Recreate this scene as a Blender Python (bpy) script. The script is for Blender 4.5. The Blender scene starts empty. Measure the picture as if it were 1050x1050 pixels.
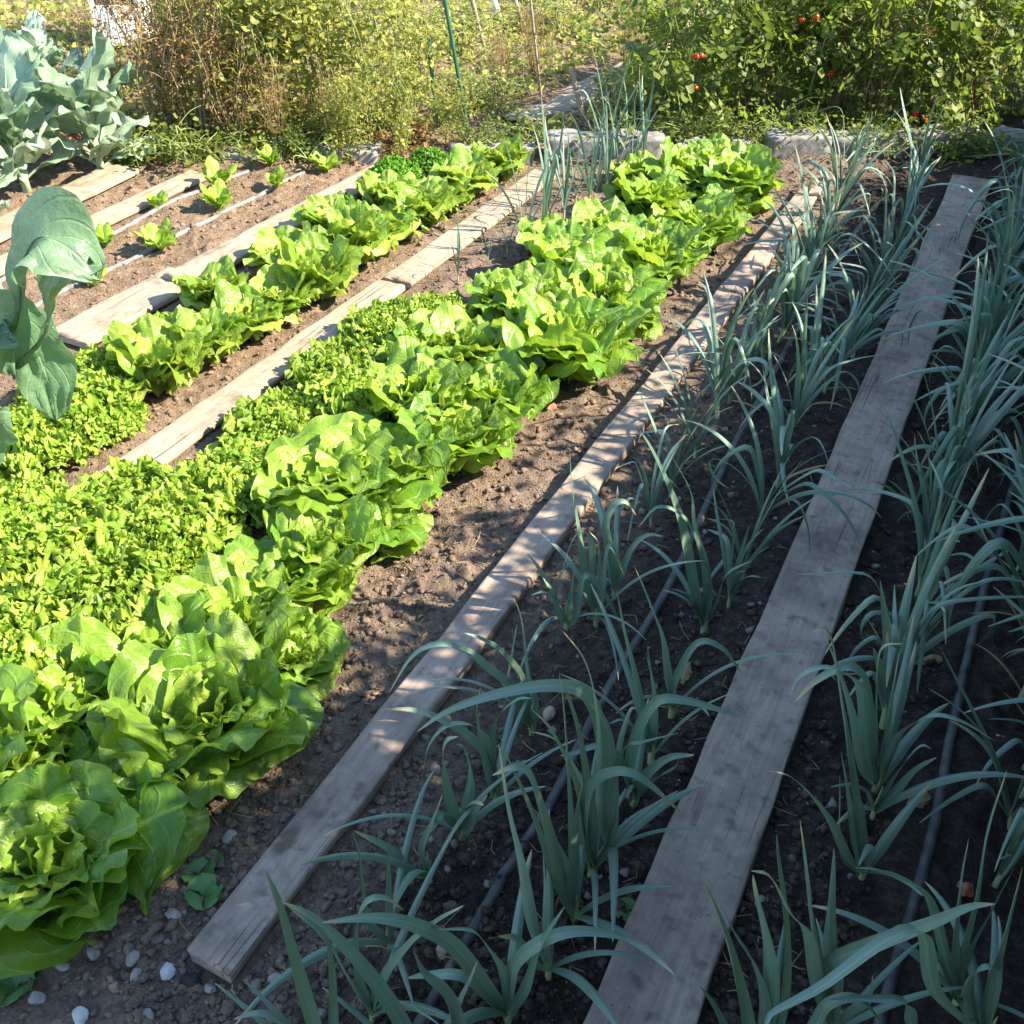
import bpy, bmesh, math, random
import numpy as np
from mathutils import Vector, noise as mnoise

random.seed(11)
RNG = np.random.default_rng(7)
PI = math.pi
scene = bpy.context.scene
COL = scene.collection

# ------------------------------------------------------------------ camera model (used for laying things out on the ground)
FPX, CPX, CAMZ = 1076.0, 525.0, 1.55
PITCH = math.atan(846 / 1076)
SP, CP = math.sin(PITCH), math.cos(PITCH)

def ray(px, py):
    a, b = px - CPX, CPX - py
    return np.array([a, FPX * CP + b * SP, -FPX * SP + b * CP])

def at(px, py, z=0.0):
    d = ray(px, py)
    k = (z - CAMZ) / d[2]
    return np.array([d[0] * k, d[1] * k, z])

D = np.array([0.4526, 0.8917, 0.0])       # direction of the beds
T = np.array([0.8917, -0.4526, 0.0])      # across the beds, to the right

# ------------------------------------------------------------------ numpy noise
_tab = np.random.default_rng(3).random((256, 256))
def vnoise(x, y):
    xi, yi = np.floor(x).astype(int), np.floor(y).astype(int)
    fx, fy = x - xi, y - yi
    fx, fy = fx * fx * (3 - 2 * fx), fy * fy * (3 - 2 * fy)
    g = lambda a, b: _tab[a & 255, b & 255]
    return (g(xi, yi) * (1 - fx) + g(xi + 1, yi) * fx) * (1 - fy) + (g(xi, yi + 1) * (1 - fx) + g(xi + 1, yi + 1) * fx) * fy
def fbm(x, y, o=4):
    s, a, t = 0, 1, 0
    for i in range(o):
        s = s + a * vnoise(x * 2 ** i + 17 * i, y * 2 ** i + 31 * i); t += a; a *= .5
    return s / t
def smooth(a, b, x):
    t = np.clip((x - a) / (b - a), 0, 1)
    return t * t * (3 - 2 * t)

# ------------------------------------------------------------------ mesh collector
class MB:
    def __init__(s):
        s.V, s.UV, s.R, s.Q, s.n, s.M = [], [], [], [], 0, []
    def add(s, V, Q, UV=None, r=None, m=0):
        V = np.asarray(V, float).reshape(-1, 3); Q = np.asarray(Q, int).reshape(-1, 4)
        s.V.append(V); s.Q.append(Q + s.n); s.M.append(np.full(len(Q), m))
        s.UV.append(np.zeros((len(V), 2)) if UV is None else np.asarray(UV, float).reshape(-1, 2))
        r = random.random() if r is None else r
        s.R.append(np.full(len(V), r) if np.isscalar(r) else np.asarray(r, float))
        s.n += len(V)
    def grid(s, P, r=None, m=0, wrap=False):
        nv, nu = P.shape[:2]
        idx = np.arange(nv * nu).reshape(nv, nu)
        if wrap:
            nx = np.roll(idx, -1, 1)
            q = np.stack([idx[:-1], nx[:-1], nx[1:], idx[1:]], -1)
        else:
            q = np.stack([idx[:-1, :-1], idx[:-1, 1:], idx[1:, 1:], idx[1:, :-1]], -1)
        v, u = np.meshgrid(np.linspace(0, 1, nv), np.linspace(0, 1, nu), indexing='ij')
        s.add(P, q, np.stack([u, v], -1), r, m)
    def tube(s, pts, rad, k=8, r=None, m=0, cap=True):
        pts = np.asarray(pts, float); n = len(pts)
        rad = np.full(n, rad) if np.isscalar(rad) else np.asarray(rad, float)
        t = np.gradient(pts, axis=0); t /= np.linalg.norm(t, axis=1)[:, None] + 1e-9
        ref = np.array([0, 0, 1.]) if abs(t[0][2]) < .9 else np.array([1., 0, 0])
        a = np.cross(t, ref); a /= np.linalg.norm(a, axis=1)[:, None] + 1e-9
        b = np.cross(t, a)
        ph = np.linspace(0, 2 * PI, k, endpoint=False)
        P = pts[:, None] + rad[:, None, None] * (a[:, None] * np.cos(ph)[None, :, None] + b[:, None] * np.sin(ph)[None, :, None])
        if cap:
            P = np.concatenate([np.repeat(pts[:1, None], k, 1), P, np.repeat(pts[-1:, None], k, 1)])
        s.grid(P, r, m, wrap=True)
    def mesh(s, name, mats, smoothsh=True):
        V = np.concatenate(s.V); Q = np.concatenate(s.Q); UV = np.concatenate(s.UV); R = np.concatenate(s.R)
        me = bpy.data.meshes.new(name)
        me.vertices.add(len(V)); me.vertices.foreach_set('co', V.ravel())
        me.loops.add(Q.size); me.loops.foreach_set('vertex_index', Q.ravel())
        me.polygons.add(len(Q))
        me.polygons.foreach_set('loop_start', np.arange(len(Q)) * 4)
        me.polygons.foreach_set('loop_total', np.full(len(Q), 4))
        me.polygons.foreach_set('material_index', np.concatenate(s.M))
        me.polygons.foreach_set('use_smooth', np.full(len(Q), smoothsh))
        uv = me.uv_layers.new(name='UVMap')
        uv.data.foreach_set('uv', UV[Q.ravel()].ravel())
        at_ = me.attributes.new('rnd', 'FLOAT', 'POINT'); at_.data.foreach_set('value', R)
        for m in (mats if isinstance(mats, (list, tuple)) else [mats]):
            me.materials.append(m)
        me.update(calc_edges=True); me.validate()
        return me

def link(name, me, parent=None, loc=None, rz=0.0, sc=1.0):
    o = bpy.data.objects.new(name, me); COL.objects.link(o)
    if parent is not None: o.parent = parent
    if loc is not None: o.location = loc
    o.rotation_euler = (0, 0, rz); o.scale = (sc, sc, sc) if np.isscalar(sc) else sc
    return o
def tag(o, label, cat, group=None):
    o['label'] = label; o['category'] = cat
    if group: o['group'] = group
    return o
def thing(name, label, cat, loc=(0, 0, 0), rz=0.0, sc=1.0, group=None):
    o = link(name, None, None, loc, rz, sc); o.empty_display_size = .05
    return tag(o, label, cat, group)
ORD = ['first', 'second', 'third', 'fourth', 'fifth', 'sixth', 'seventh', 'eighth', 'ninth', 'tenth', 'eleventh', 'twelfth',
       'thirteenth', 'fourteenth', 'fifteenth', 'sixteenth', 'seventeenth', 'eighteenth', 'nineteenth', 'twentieth',
       'twenty-first', 'twenty-second', 'twenty-third', 'twenty-fourth', 'twenty-fifth', 'twenty-sixth', 'twenty-seventh', 'twenty-eighth', 'twenty-ninth', 'thirtieth', 'last', 'rearmost']

# ------------------------------------------------------------------ materials
class NT:
    def __init__(s, name):
        s.m = bpy.data.materials.new(name); s.m.use_nodes = True
        s.t = s.m.node_tree; s.t.nodes.clear()
        s.out = s.t.nodes.new('ShaderNodeOutputMaterial')
    def n(s, typ, ins=None, **props):
        nd = s.t.nodes.new('ShaderNode' + typ)
        for k, v in props.items(): setattr(nd, k, v)
        for k, v in (ins or {}).items(): s.set(nd, k, v)
        return nd
    def set(s, nd, k, v):
        i = nd.inputs[k]
        if isinstance(v, bpy.types.NodeSocket): s.t.links.new(v, i)
        elif isinstance(v, bpy.types.Node): s.t.links.new(v.outputs[0], i)
        elif hasattr(i.default_value, '__len__') and len(i.default_value) == 4 and len(v) == 3: i.default_value = (*v, 1)
        else: i.default_value = v
    def math(s, op, a, b=0.0, c=0.0, clamp=False):
        return s.n('Math', {0: a, 1: b, 2: c}, operation=op, use_clamp=clamp).outputs[0]
    def mix(s, f, a, b, blend='MIX'):
        nd = s.n('Mix', data_type='RGBA', blend_type=blend, clamp_factor=True)
        s.set(nd, 0, f)
        for k, v in ((6, a), (7, b)): s.set(nd, k, v)
        return nd.outputs[2]
    def ramp(s, f, stops, interp='LINEAR'):
        nd = s.n('ValToRGB', {0: f}); cr = nd.color_ramp; cr.interpolation = interp
        while len(cr.elements) < len(stops): cr.elements.new(.5)
        for e, (p, c) in zip(cr.elements, stops):
            e.position = p; e.color = (*c, 1) if len(c) == 3 else c
        return nd.outputs[0]
    def noise(s, vec, scale, detail=4, rough=.55, dist=0.0):
        return s.n('TexNoise', {'Vector': vec, 'Scale': scale, 'Detail': detail, 'Roughness': rough, 'Distortion': dist}).outputs[0]
    def mr(s, v, a, b, c=0., d=1.):
        return s.n('MapRange', {0: v, 1: a, 2: b, 3: c, 4: d}, clamp=True).outputs[0]
    def surf(s, sh):
        s.t.links.new(sh.outputs[0], s.out.inputs[0]); return s.m

def leaf_mat(name, c_dark, c_light, trans, tf=.4, rough=.42, spec=.4, vein=None, vein_amt=.35, nlat=8., tip=None, tip_at=.86,
             bump=.25, bscale=60., back=None, rib=.035, vary=.25, base=None, base_to=.3, stripes=None):
    k = NT(name)
    tc = k.n('TexCoord'); uv = k.n('SeparateXYZ', {0: tc.outputs['UV']})
    rnd = k.n('Attribute', attribute_name='rnd').outputs['Fac']
    oi = k.n('ObjectInfo').outputs['Random']
    nz = k.noise(tc.outputs['Object'], 9., 3)
    f = k.math('ADD', k.math('MULTIPLY', rnd, .6), k.math('MULTIPLY', nz, .4))
    col = k.mix(k.mr(f, .2, .8), c_dark, c_light)
    a = k.math('ABSOLUTE', k.math('SUBTRACT', uv.outputs[0], .5))
    if base is not None:
        col = k.mix(k.math('MULTIPLY', k.mr(uv.outputs[1], 0., base_to, 1., 0.), .8), col, base)
    h = k.noise(tc.outputs['Object'], bscale, 4)
    if vein is not None:
        mid = k.mr(a, rib * .4, rib, 1., 0.)
        lat = k.math('FRACT', k.math('SUBTRACT', k.math('MULTIPLY', uv.outputs[1], nlat), k.math('MULTIPLY', a, nlat * .55)))
        lat = k.math('ABSOLUTE', k.math('SUBTRACT', lat, .5))
        lat = k.math('MULTIPLY', k.mr(lat, .03, .10, 1., 0.), .55)
        vv = k.math('MAXIMUM', mid, lat)
        col = k.mix(k.math('MULTIPLY', vv, vein_amt), col, vein)
        h = k.math('SUBTRACT', h, k.math('MULTIPLY', vv, .5))
    if tip is not None:
        tn = k.math('ADD', uv.outputs[1], k.math('MULTIPLY', k.math('SUBTRACT', k.math('ADD', rnd, nz), 1.0), .22))
        col = k.mix(k.mr(tn, tip_at, tip_at + .1), col, tip)
    col = k.n('HueSaturation', {'Hue': .5, 'Saturation': 1., 'Value': k.mr(oi, 0, 1, 1 - vary * .5, 1 + vary * .5), 'Color': col}).outputs[0]
    if back is not None:
        geo = k.n('NewGeometry')
        col = k.mix(geo.outputs['Backfacing'], col, back)
    if stripes:
        sv = k.n('CombineXYZ', {0: k.math('MULTIPLY', uv.outputs[0], 26.), 1: k.math('MULTIPLY', uv.outputs[1], 3.), 2: k.math('MULTIPLY', rnd, 40.)})
        sn = k.noise(sv.outputs[0], 1., 3, .6)
        col = k.mix(k.mr(sn, .35, .70, 0., .42), col, stripes); h = k.math('ADD', k.math('MULTIPLY', h, .5), k.math('MULTIPLY', sn, 1.6)); bl = k.noise(tc.outputs['Object'], 26., 4, .7); col = k.mix(k.mr(bl, .5, .75, 0., .16), col, stripes)
    bp = k.n('Bump', {'Strength': bump, 'Distance': .01, 'Height': h})
    pr = k.n('BsdfPrincipled', {'Base Color': col, 'Roughness': rough, 'Specular IOR Level': spec, 'Normal': bp.outputs[0]})
    tr = k.n('BsdfTranslucent', {'Color': k.mix(.6, col, trans), 'Normal': bp.outputs[0]})
    return k.surf(k.n('MixShader', {0: tf, 1: pr, 2: tr}))

M = {}
M['lettuce'] = leaf_mat('lettuce_leaf', (.10, .225, .016), (.31, .45, .06), (.50, .66, .05), .40, .31, .5, (.42, .55, .16), .30, 7., bump=.45, bscale=70., base=(.5, .58, .25), base_to=.35)
M['romaine'] = leaf_mat('upright_lettuce_leaf', (.15, .28, .024), (.36, .48, .08), (.55, .68, .08), .42, .31, .45, (.45, .58, .2), .3, 7., bump=.4, bscale=70., base=(.5, .58, .25), base_to=.3)
M['endive'] = leaf_mat('curly_endive_leaf', (.15, .28, .022), (.36, .48, .07), (.55, .68, .08), .40, .4, .4, None, bump=.3, bscale=90.)
M['parsley'] = leaf_mat('parsley_leaf', (.08, .22, .02), (.16, .36, .03), (.25, .5, .04), .38, .4, .4, None, bump=.3, bscale=90.)
M['leek'] = leaf_mat('leek_leaf', (.060, .135, .085), (.145, .235, .165), (.22, .40, .16), .16, .36, .6, (.17, .28, .24), .5, 0., tip=(.42, .34, .16), tip_at=.91, bump=.30, bscale=40., rib=.10, stripes=(.27, .36, .32), base=(.30, .42, .16), base_to=.12)
M['leek_stem'] = leaf_mat('leek_shaft', (.30, .38, .16), (.48, .52, .30), (.4, .5, .2), .1, .4, .4, None, bump=.1)
M['dry'] = leaf_mat('dry_leaf', (.22, .15, .07), (.45, .34, .17), (.5, .35, .15), .25, .7, .2, None, bump=.4)
M['brass'] = leaf_mat('brassica_leaf', (.085, .17, .085), (.17, .28, .16), (.3, .48, .13), .3, .38, .55, (.34, .43, .28), .45, 9., bump=.5, bscale=45., rib=.025)
M['brass_pale'] = leaf_mat('pale_brassica_leaf', (.16, .26, .15), (.33, .42, .30), (.4, .58, .25), .25, .34, .6, (.52, .58, .45), .5, 6., bump=.35, bscale=30., rib=.03)
M['brass_stem'] = leaf_mat('brassica_stalk', (.30, .38, .22), (.42, .48, .32), (.3, .4, .2), .05, .45, .4, None, bump=.15)
M['vine_green'] = leaf_mat('vine_leaf', (.11, .16, .025), (.40, .38, .10), (.55, .55, .1), .42, .5, .3, None, bump=.3, vary=.3)
M['weed'] = leaf_mat('weed_leaf', (.15, .20, .03), (.46, .44, .13), (.6, .58, .14), .42, .5, .3, None, bump=.3, vary=.3)
M['tomato_leaf'] = leaf_mat('tomato_leaf', (.05, .095, .018), (.19, .22, .045), (.36, .50, .05), .42, .5, .3, None, bump=.3, vary=.3)
M['vine_brown'] = leaf_mat('dried_vine_leaf', (.10, .055, .024), (.38, .23, .09), (.45, .3, .12), .3, .75, .15, None, bump=.4, vary=.3)
M['hedge'] = leaf_mat('hedge_leaf', (.04, .09, .02), (.08, .15, .03), (.2, .4, .05), .3, .45, .4, None, bump=.3)
M['seedling'] = leaf_mat('seedling_leaf', (.17, .32, .03), (.36, .5, .07), (.5, .66, .1), .4, .4, .4, None, bump=.3)
M['clover'] = leaf_mat('clover_leaf', (.07, .18, .05), (.12, .25, .08), (.2, .4, .08), .3, .45, .4, None, bump=.2)

def simple_mat(name, c1, c2, scale=20., rough=.8, spec=.3, bump=.3, metallic=0.):
    k = NT(name); tc = k.n('TexCoord')
    n = k.noise(tc.outputs['Object'], scale, 5)
    col = k.mix(k.mr(n, .3, .7), c1, c2)
    bp = k.n('Bump', {'Strength': bump, 'Distance': .01, 'Height': n})
    return k.surf(k.n('BsdfPrincipled', {'Base Color': col, 'Roughness': rough, 'Specular IOR Level': spec, 'Metallic': metallic, 'Normal': bp.outputs[0]}))
M['hose'] = simple_mat('black_hose', (.022, .024, .028), (.11, .10, .09), 30., .5, .4, .1)
M['hose_dusty'] = simple_mat('dusty_hose', (.10, .10, .10), (.26, .24, .22), 30., .7, .3, .1)
M['concrete'] = simple_mat('concrete', (.12, .115, .11), (.31, .30, .29), 22., .9, .2, .5)
M['green_steel'] = simple_mat('green_coated_steel', (.02, .08, .045), (.03, .12, .07), 20., .45, .5, .1)
M['stake_wood'] = simple_mat('stake_wood', (.20, .15, .10), (.38, .31, .23), 30., .85, .2, .4)
M['wire'] = simple_mat('rusty_wire', (.06, .05, .04), (.10, .085, .07), 20., .7, .3, .0)
M['white_plastic'] = simple_mat('white_plastic', (.72, .72, .70), (.8, .8, .78), 10., .4, .4, .05)
M['inside_shade'] = simple_mat('painted_inside_shade', (.03, .025, .03), (.05, .045, .05), 10., .8, .2, .05)
M['stalk'] = simple_mat('vine_stalk', (.22, .15, .07), (.42, .33, .17), 30., .8, .2, .3)
M['green_stalk'] = simple_mat('green_stalk', (.14, .18, .05), (.26, .29, .10), 30., .6, .3, .2)
M['red_leaf'] = simple_mat('red_brown_leaf', (.25, .07, .03), (.4, .14, .07), 30., .6, .3, .3)

def tomato_mat():
    k = NT('tomato_skin'); oi = k.n('ObjectInfo').outputs['Random']
    c = k.mix(oi, (.50, .030, .012), (.60, .09, .012))
    return k.surf(k.n('BsdfPrincipled', {'Base Color': c, 'Roughness': .25, 'Specular IOR Level': .5}))
M['tomato'] = tomato_mat()

def wood_mat(name, c_lo, c_mid, c_hi, stain, stain_amt=.6):
    k = NT(name); tc = k.n('TexCoord'); o = tc.outputs['Object']
    oi = k.n('ObjectInfo').outputs['Random']
    off = k.n('VectorMath', {0: o, 1: k.n('CombineXYZ', {0: k.math('MULTIPLY', oi, 31.), 1: k.math('MULTIPLY', oi, 57.), 2: 0.})}, operation='ADD').outputs[0]
    mp = k.n('Mapping', {'Vector': off, 'Scale': (1., .05, 1.)})
    g1 = k.noise(mp.outputs[0], 160., 5, .6, .6)
    g2 = k.noise(mp.outputs[0], 45., 4, .6, 1.2)
    g = k.math('ADD', k.math('MULTIPLY', g1, .55), k.math('MULTIPLY', g2, .45))
    col = k.ramp(g, [(.22, c_lo), (.5, c_mid), (.76, c_hi)])
    big = k.noise(off, 6., 7, .68)
    col = k.mix(k.math('MULTIPLY', k.mr(big, .45, .72), stain_amt), col, stain)
    med = k.noise(off, 28., 4, .6)
    col = k.mix(k.math('MULTIPLY', k.mr(med, .54, .70), .7), col, stain)
    pale = k.noise(off, 11., 4, .7)
    col = k.mix(k.math('MULTIPLY', k.mr(pale, .54, .72), .45), col, c_hi)
    dirt = k.math('MULTIPLY', k.mr(k.noise(off, 8.5, 8, .72), .52, .66), k.mr(k.noise(off, 2.1, 3), .38, .62))
    col = k.mix(k.math('MULTIPLY', dirt, .75), col, (.105, .078, .060))
    # knots
    kv = k.n('TexVoronoi', {'Vector': k.n('Mapping', {'Vector': off, 'Scale': (1., .45, 1.)}).outputs[0], 'Scale': 5.5}).outputs[0]
    col = k.mix(k.math('MULTIPLY', k.mr(kv, .06, .11, 1., 0.), .7), col, (.06, .045, .035))
    # dark specks and long drying cracks
    sp = k.n('TexVoronoi', {'Vector': off, 'Scale': 55.}).outputs[0]
    spm = k.math('MULTIPLY', k.mr(sp, .07, .13, 1., 0.), k.mr(k.noise(off, 9., 2), .5, .6))
    col = k.mix(k.math('MULTIPLY', spm, .7), col, (.05, .04, .035))
    cm = k.n('Mapping', {'Vector': off, 'Scale': (1., .018, 1.)})
    cr = k.noise(cm.outputs[0], 24., 2, .5, .3)
    crk = k.mr(k.math('ABSOLUTE', k.math('SUBTRACT', cr, .5)), .0, .010, 1., 0.)
    crk = k.math('MULTIPLY', crk, k.mr(k.noise(off, 2.6, 2), .48, .56))
    col = k.mix(k.math('MULTIPLY', crk, .75), col, (.04, .032, .028))
    h = k.math('SUBTRACT', k.math('ADD', k.math('MULTIPLY', g, .6), k.math('MULTIPLY', med, .4)), k.math('MULTIPLY', crk, 1.2))
    bp = k.n('Bump', {'Strength': .55, 'Distance': .004, 'Height': h})
    return k.surf(k.n('BsdfPrincipled', {'Base Color': col, 'Roughness': .85, 'Specular IOR Level': .25, 'Normal': bp.outputs[0]}))
M['wood'] = wood_mat('weathered_plank', (.20, .145, .108), (.315, .242, .190), (.41, .332, .268), (.10, .075, .062), .75)
M['wood_pale'] = wood_mat('sun_bleached_plank', (.19, .145, .105), (.32, .26, .19), (.45, .38, .29), (.19, .14, .10), .65)

def soil_mat(name, crumbs=False):
    k = NT(name); tc = k.n('TexCoord'); g = k.n('NewGeometry')
    p = g.outputs['Position']
    s = k.n('SeparateXYZ', {0: p})
    t = k.math('ADD', k.math('MULTIPLY', s.outputs[0], T[0]), k.math('MULTIPLY', s.outputs[1], T[1]))
    sd = k.math('ADD', k.math('MULTIPLY', s.outputs[0], D[0]), k.math('MULTIPLY', s.outputs[1], D[1]))
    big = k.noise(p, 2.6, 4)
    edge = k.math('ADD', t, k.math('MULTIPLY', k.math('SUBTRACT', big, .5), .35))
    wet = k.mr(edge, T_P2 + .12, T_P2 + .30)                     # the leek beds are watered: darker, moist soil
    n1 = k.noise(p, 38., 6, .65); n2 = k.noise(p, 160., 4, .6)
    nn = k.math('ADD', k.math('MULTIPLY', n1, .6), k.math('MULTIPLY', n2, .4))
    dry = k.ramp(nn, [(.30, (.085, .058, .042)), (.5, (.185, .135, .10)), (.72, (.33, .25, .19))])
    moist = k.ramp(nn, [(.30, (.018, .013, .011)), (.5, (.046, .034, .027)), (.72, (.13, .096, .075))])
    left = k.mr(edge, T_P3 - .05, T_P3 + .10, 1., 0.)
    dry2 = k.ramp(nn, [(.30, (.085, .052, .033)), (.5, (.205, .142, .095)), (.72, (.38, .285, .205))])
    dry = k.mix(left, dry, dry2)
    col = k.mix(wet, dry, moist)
    if crumbs:
        rnd = k.n('Attribute', attribute_name='rnd').outputs['Fac']
        col = k.mix(k.mr(rnd, .95, .975), k.mix(k.mr(rnd, 0, .95, .0, .30), col, dry2), (.27, .235, .20))
    n3 = k.noise(p, 420., 3, .6)
    h = k.math('ADD', k.math('ADD', k.math('MULTIPLY', n1, .5), k.math('MULTIPLY', n2, .45)), k.math('MULTIPLY', n3, .18))
    bp = k.n('Bump', {'Strength': 1. if not crumbs else .7, 'Distance': .022, 'Height': h})
    return k.surf(k.n('BsdfPrincipled', {'Base Color': col, 'Roughness': .95, 'Specular IOR Level': .2, 'Normal': bp.outputs[0]}))

# ------------------------------------------------------------------ boards on the ground
def tval(p): return float(p @ T)
def sval(p): return float(p @ D)
PLANKS = []   # (centre line near, far, half width) used to flatten the soil below
def plank(nl, nr, fl, fr, ztop, thick, mat, label, group, near_ext=0.0, seed=0):
    A, B, C_, E = at(*nl, ztop), at(*nr, ztop), at(*fl, ztop), at(*fr, ztop)
    a, b = (A + B) / 2, (C_ + E) / 2
    d = (b - a); L = np.linalg.norm(d[:2]); d /= np.linalg.norm(d)
    a = a - d * near_ext; L += near_ext
    side = np.array([d[1], -d[0], 0])
    w = (abs((B - A) @ side) + abs((E - C_) @ side)) / 2
    PLANKS.append((a, b, w / 2))
    rng = np.random.default_rng(seed + 5)
    nl_ = max(20, int(L / .03))
    r = .005; hw, T_ = w / 2, thick
    prof = []
    for cx, cz, a0 in ((hw - r, -r, 0), ):
        pass
    def corner(cx, cz, a0): return [(cx + r * math.cos(q), cz + r * math.sin(q)) for q in np.radians([a0, a0 + 45, a0 + 90])]
    prof += corner(hw - r, -T_ + r, -90) + corner(hw - r, -r, 0)
    prof += [(x, 0) for x in np.linspace(hw - r, -hw + r, 7)[1:-1]]
    prof += corner(-hw + r, -r, 90) + corner(-hw + r, -T_ + r, 180)
    prof = np.array(prof)
    ys = np.linspace(0, L, nl_)
    P = np.zeros((nl_, len(prof), 3))
    bow = (vnoise(ys * 1.1 + seed * 3.1, ys * 0 + seed) - .5)
    for i, y in enumerate(ys):
        jx = (vnoise(np.full(len(prof), y * 9.) + prof[:, 0] * 20, prof[:, 1] * 40 + seed * 7.) - .5) * .006
        jz = (vnoise(np.full(len(prof), y * 7.) + 50 + prof[:, 0] * 30, prof[:, 1] * 10 + seed * 5.) - .5) * .004
        yy = y
        if i in (0, nl_ - 1): yy = y + (vnoise(prof[:, 0] * 60 + seed, prof[:, 1] * 0 + i) - .5) * .012
        P[i, :, 0] = prof[:, 0] + jx * np.sign(prof[:, 0]) + bow[i] * .006
        P[i, :, 1] = yy
        P[i, :, 2] = prof[:, 1] + jz + bow[i] * .006
    mb = MB()
    c0, c1 = P[0].mean(0), P[-1].mean(0)
    P = np.concatenate([np.repeat(c0[None, None], len(prof), 1), P, np.repeat(c1[None, None], len(prof), 1)])
    mb.grid(P, 0.5, wrap=True)
    me = mb.mesh('plank', M[mat])
    o = link('plank', me, None, a, math.atan2(d[1], d[0]) - PI / 2)
    tag(o, label, 'plank', group)
    # sharp ends
    n = len(prof); sm = [True] * len(me.polygons)
    for i in list(range(n)) + list(range(len(sm) - n, len(sm))): sm[i] = False
    me.polygons.foreach_set('use_smooth', sm)
    return o
GP = 'boards laid as walkways between the vegetable rows'
plank((595, 1050), (713, 1050), (975, 183), (1018, 181), .040, .036, 'wood', 'wide grey weathered plank lying between the two leek beds', GP, .6, 1)
plank((189, 974), (241, 995), (822, 190), (846, 190), .034, .028, 'wood', 'long narrow plank with dappled sun between lettuces and leeks', GP, 0, 2)
plank((92, 490), (141, 490), (395, 280), (433, 280), .028, .022, 'wood_pale', 'pale board between left lettuce row and curly endives, its near half', GP, .1, 3)
plank((385, 287), (428, 287), (545, 176), (574, 176), .038, .018, 'wood_pale', 'pale board left of the young leeks, far half lapping the near board', GP, 0, 4)
plank((55, 336), (80, 357), (178, 270), (205, 288), .024, .02, 'wood_pale', 'short sunlit board left of the lettuces, ending at a dark step', GP, 0, 5)
plank((167, 277), (194, 295), (384, 170), (404, 175), .040, .022, 'wood_pale', 'bright board beside the far lettuces, lapping the short sunlit board', GP, 0, 6)
plank((-30, 236), (-30, 258), (112, 166), (142, 173), .026, .02, 'wood_pale', 'wide bleached board beside the pale brassica plants at far left', GP, .4, 7)
plank((-30, 272), (-30, 294), (198, 174), (212, 178), .024, .02, 'wood_pale', 'bleached board left of the small seedlings and their drip lines', GP, .4, 8)
T_P2 = tval(at(500, 600)); T_P3 = tval(at(300, 350))
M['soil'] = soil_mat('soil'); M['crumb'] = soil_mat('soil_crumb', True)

# ------------------------------------------------------------------ ground
def axis(lo, hi, step, far):
    c = np.arange(lo, hi, step); up = [c[-1]]; s = step
    while up[-1] < far: s *= 1.3; up.append(up[-1] + s)
    dn = [c[0]]; s = step
    while dn[-1] > -far: s *= 1.3; dn.append(dn[-1] - s)
    return np.concatenate([np.array(dn[1:])[::-1], c, np.array(up[1:])])
gx = axis(-3.6, 2.2, .012, 120.); gy = axis(.45, 5.0, .012, 120.)
X, Y = np.meshgrid(gx, gy)
def ground_h(X, Y):
    X = np.asarray(X, float); Y = np.asarray(Y, float)
    h = (fbm(X * 3.1, Y * 3.1, 2) - .5) * .05 + (fbm(X * 18, Y * 18, 3) - .5) * .034
    c = fbm(X * 48 + 9, Y * 48, 2); h = h + np.maximum(c - .48, 0) * .034 * (.4 + 1.2 * vnoise(X * 2.3 + 7, Y * 2.3))
    flat = np.ones_like(h)
    for a, b, hw in PLANKS:
        ab = (b - a)[:2]; L = np.linalg.norm(ab); ab = ab / L
        u = (X - a[0]) * ab[0] + (Y - a[1]) * ab[1]; v = (X - a[0]) * ab[1] - (Y - a[1]) * ab[0]
        dd = np.maximum(np.maximum(np.abs(v) - hw, 0), np.maximum(np.maximum(-u, u - L), 0))
        flat = np.minimum(flat, smooth(0., .06, dd))
    h = h * (.25 + .75 * flat) - .004
    # a shallow watering furrow along each leek bed
    return np.where(np.hypot(X, Y - 2.5) < 12, h, h * .5)
H = ground_h(X, Y)
mb = MB(); mb.grid(np.stack([X, Y, H], -1), .5)
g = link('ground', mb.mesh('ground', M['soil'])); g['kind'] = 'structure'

def gz(x, y): return float(ground_h(np.array([x]), np.array([y]))[0])
def onground(px, py):
    p = at(px, py); p[2] = gz(p[0], p[1]); return p

# loose crumbs of soil
_ico = bmesh.new(); bmesh.ops.create_icosphere(_ico, subdivisions=1, radius=1.)
ICO_V = np.array([v.co[:] for v in _ico.verts]); ICO_F = np.array([[v.index for v in f.verts] for f in _ico.faces]); _ico.free()
ICO_Q = np.concatenate([ICO_F, ICO_F[:, 2:3]], 1)
def rand_rot(n, rng):
    q = rng.normal(size=(n, 4)); q /= np.linalg.norm(q, axis=1)[:, None]
    w, x, y, z = q.T
    return np.stack([np.stack([1 - 2 * (y * y + z * z), 2 * (x * y - z * w), 2 * (x * z + y * w)], -1),
                     np.stack([2 * (x * y + z * w), 1 - 2 * (x * x + z * z), 2 * (y * z - x * w)], -1),
                     np.stack([2 * (x * z - y * w), 2 * (y * z + x * w), 1 - 2 * (x * x + y * y)], -1)], 1)
def tri_mesh(name, V, F, mat, R=None, sm=False):
    me = bpy.data.meshes.new(name)
    me.vertices.add(len(V)); me.vertices.foreach_set('co', V.ravel())
    me.loops.add(F.size); me.loops.foreach_set('vertex_index', F.ravel())
    k = F.shape[1]
    me.polygons.add(len(F)); me.polygons.foreach_set('loop_start', np.arange(len(F)) * k); me.polygons.foreach_set('loop_total', np.full(len(F), k))
    me.polygons.foreach_set('use_smooth', np.full(len(F), sm))
    if R is not None:
        a = me.attributes.new('rnd', 'FLOAT', 'POINT'); a.data.foreach_set('value', R)
    me.materials.append(mat); me.update(calc_edges=True)
    return me
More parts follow.
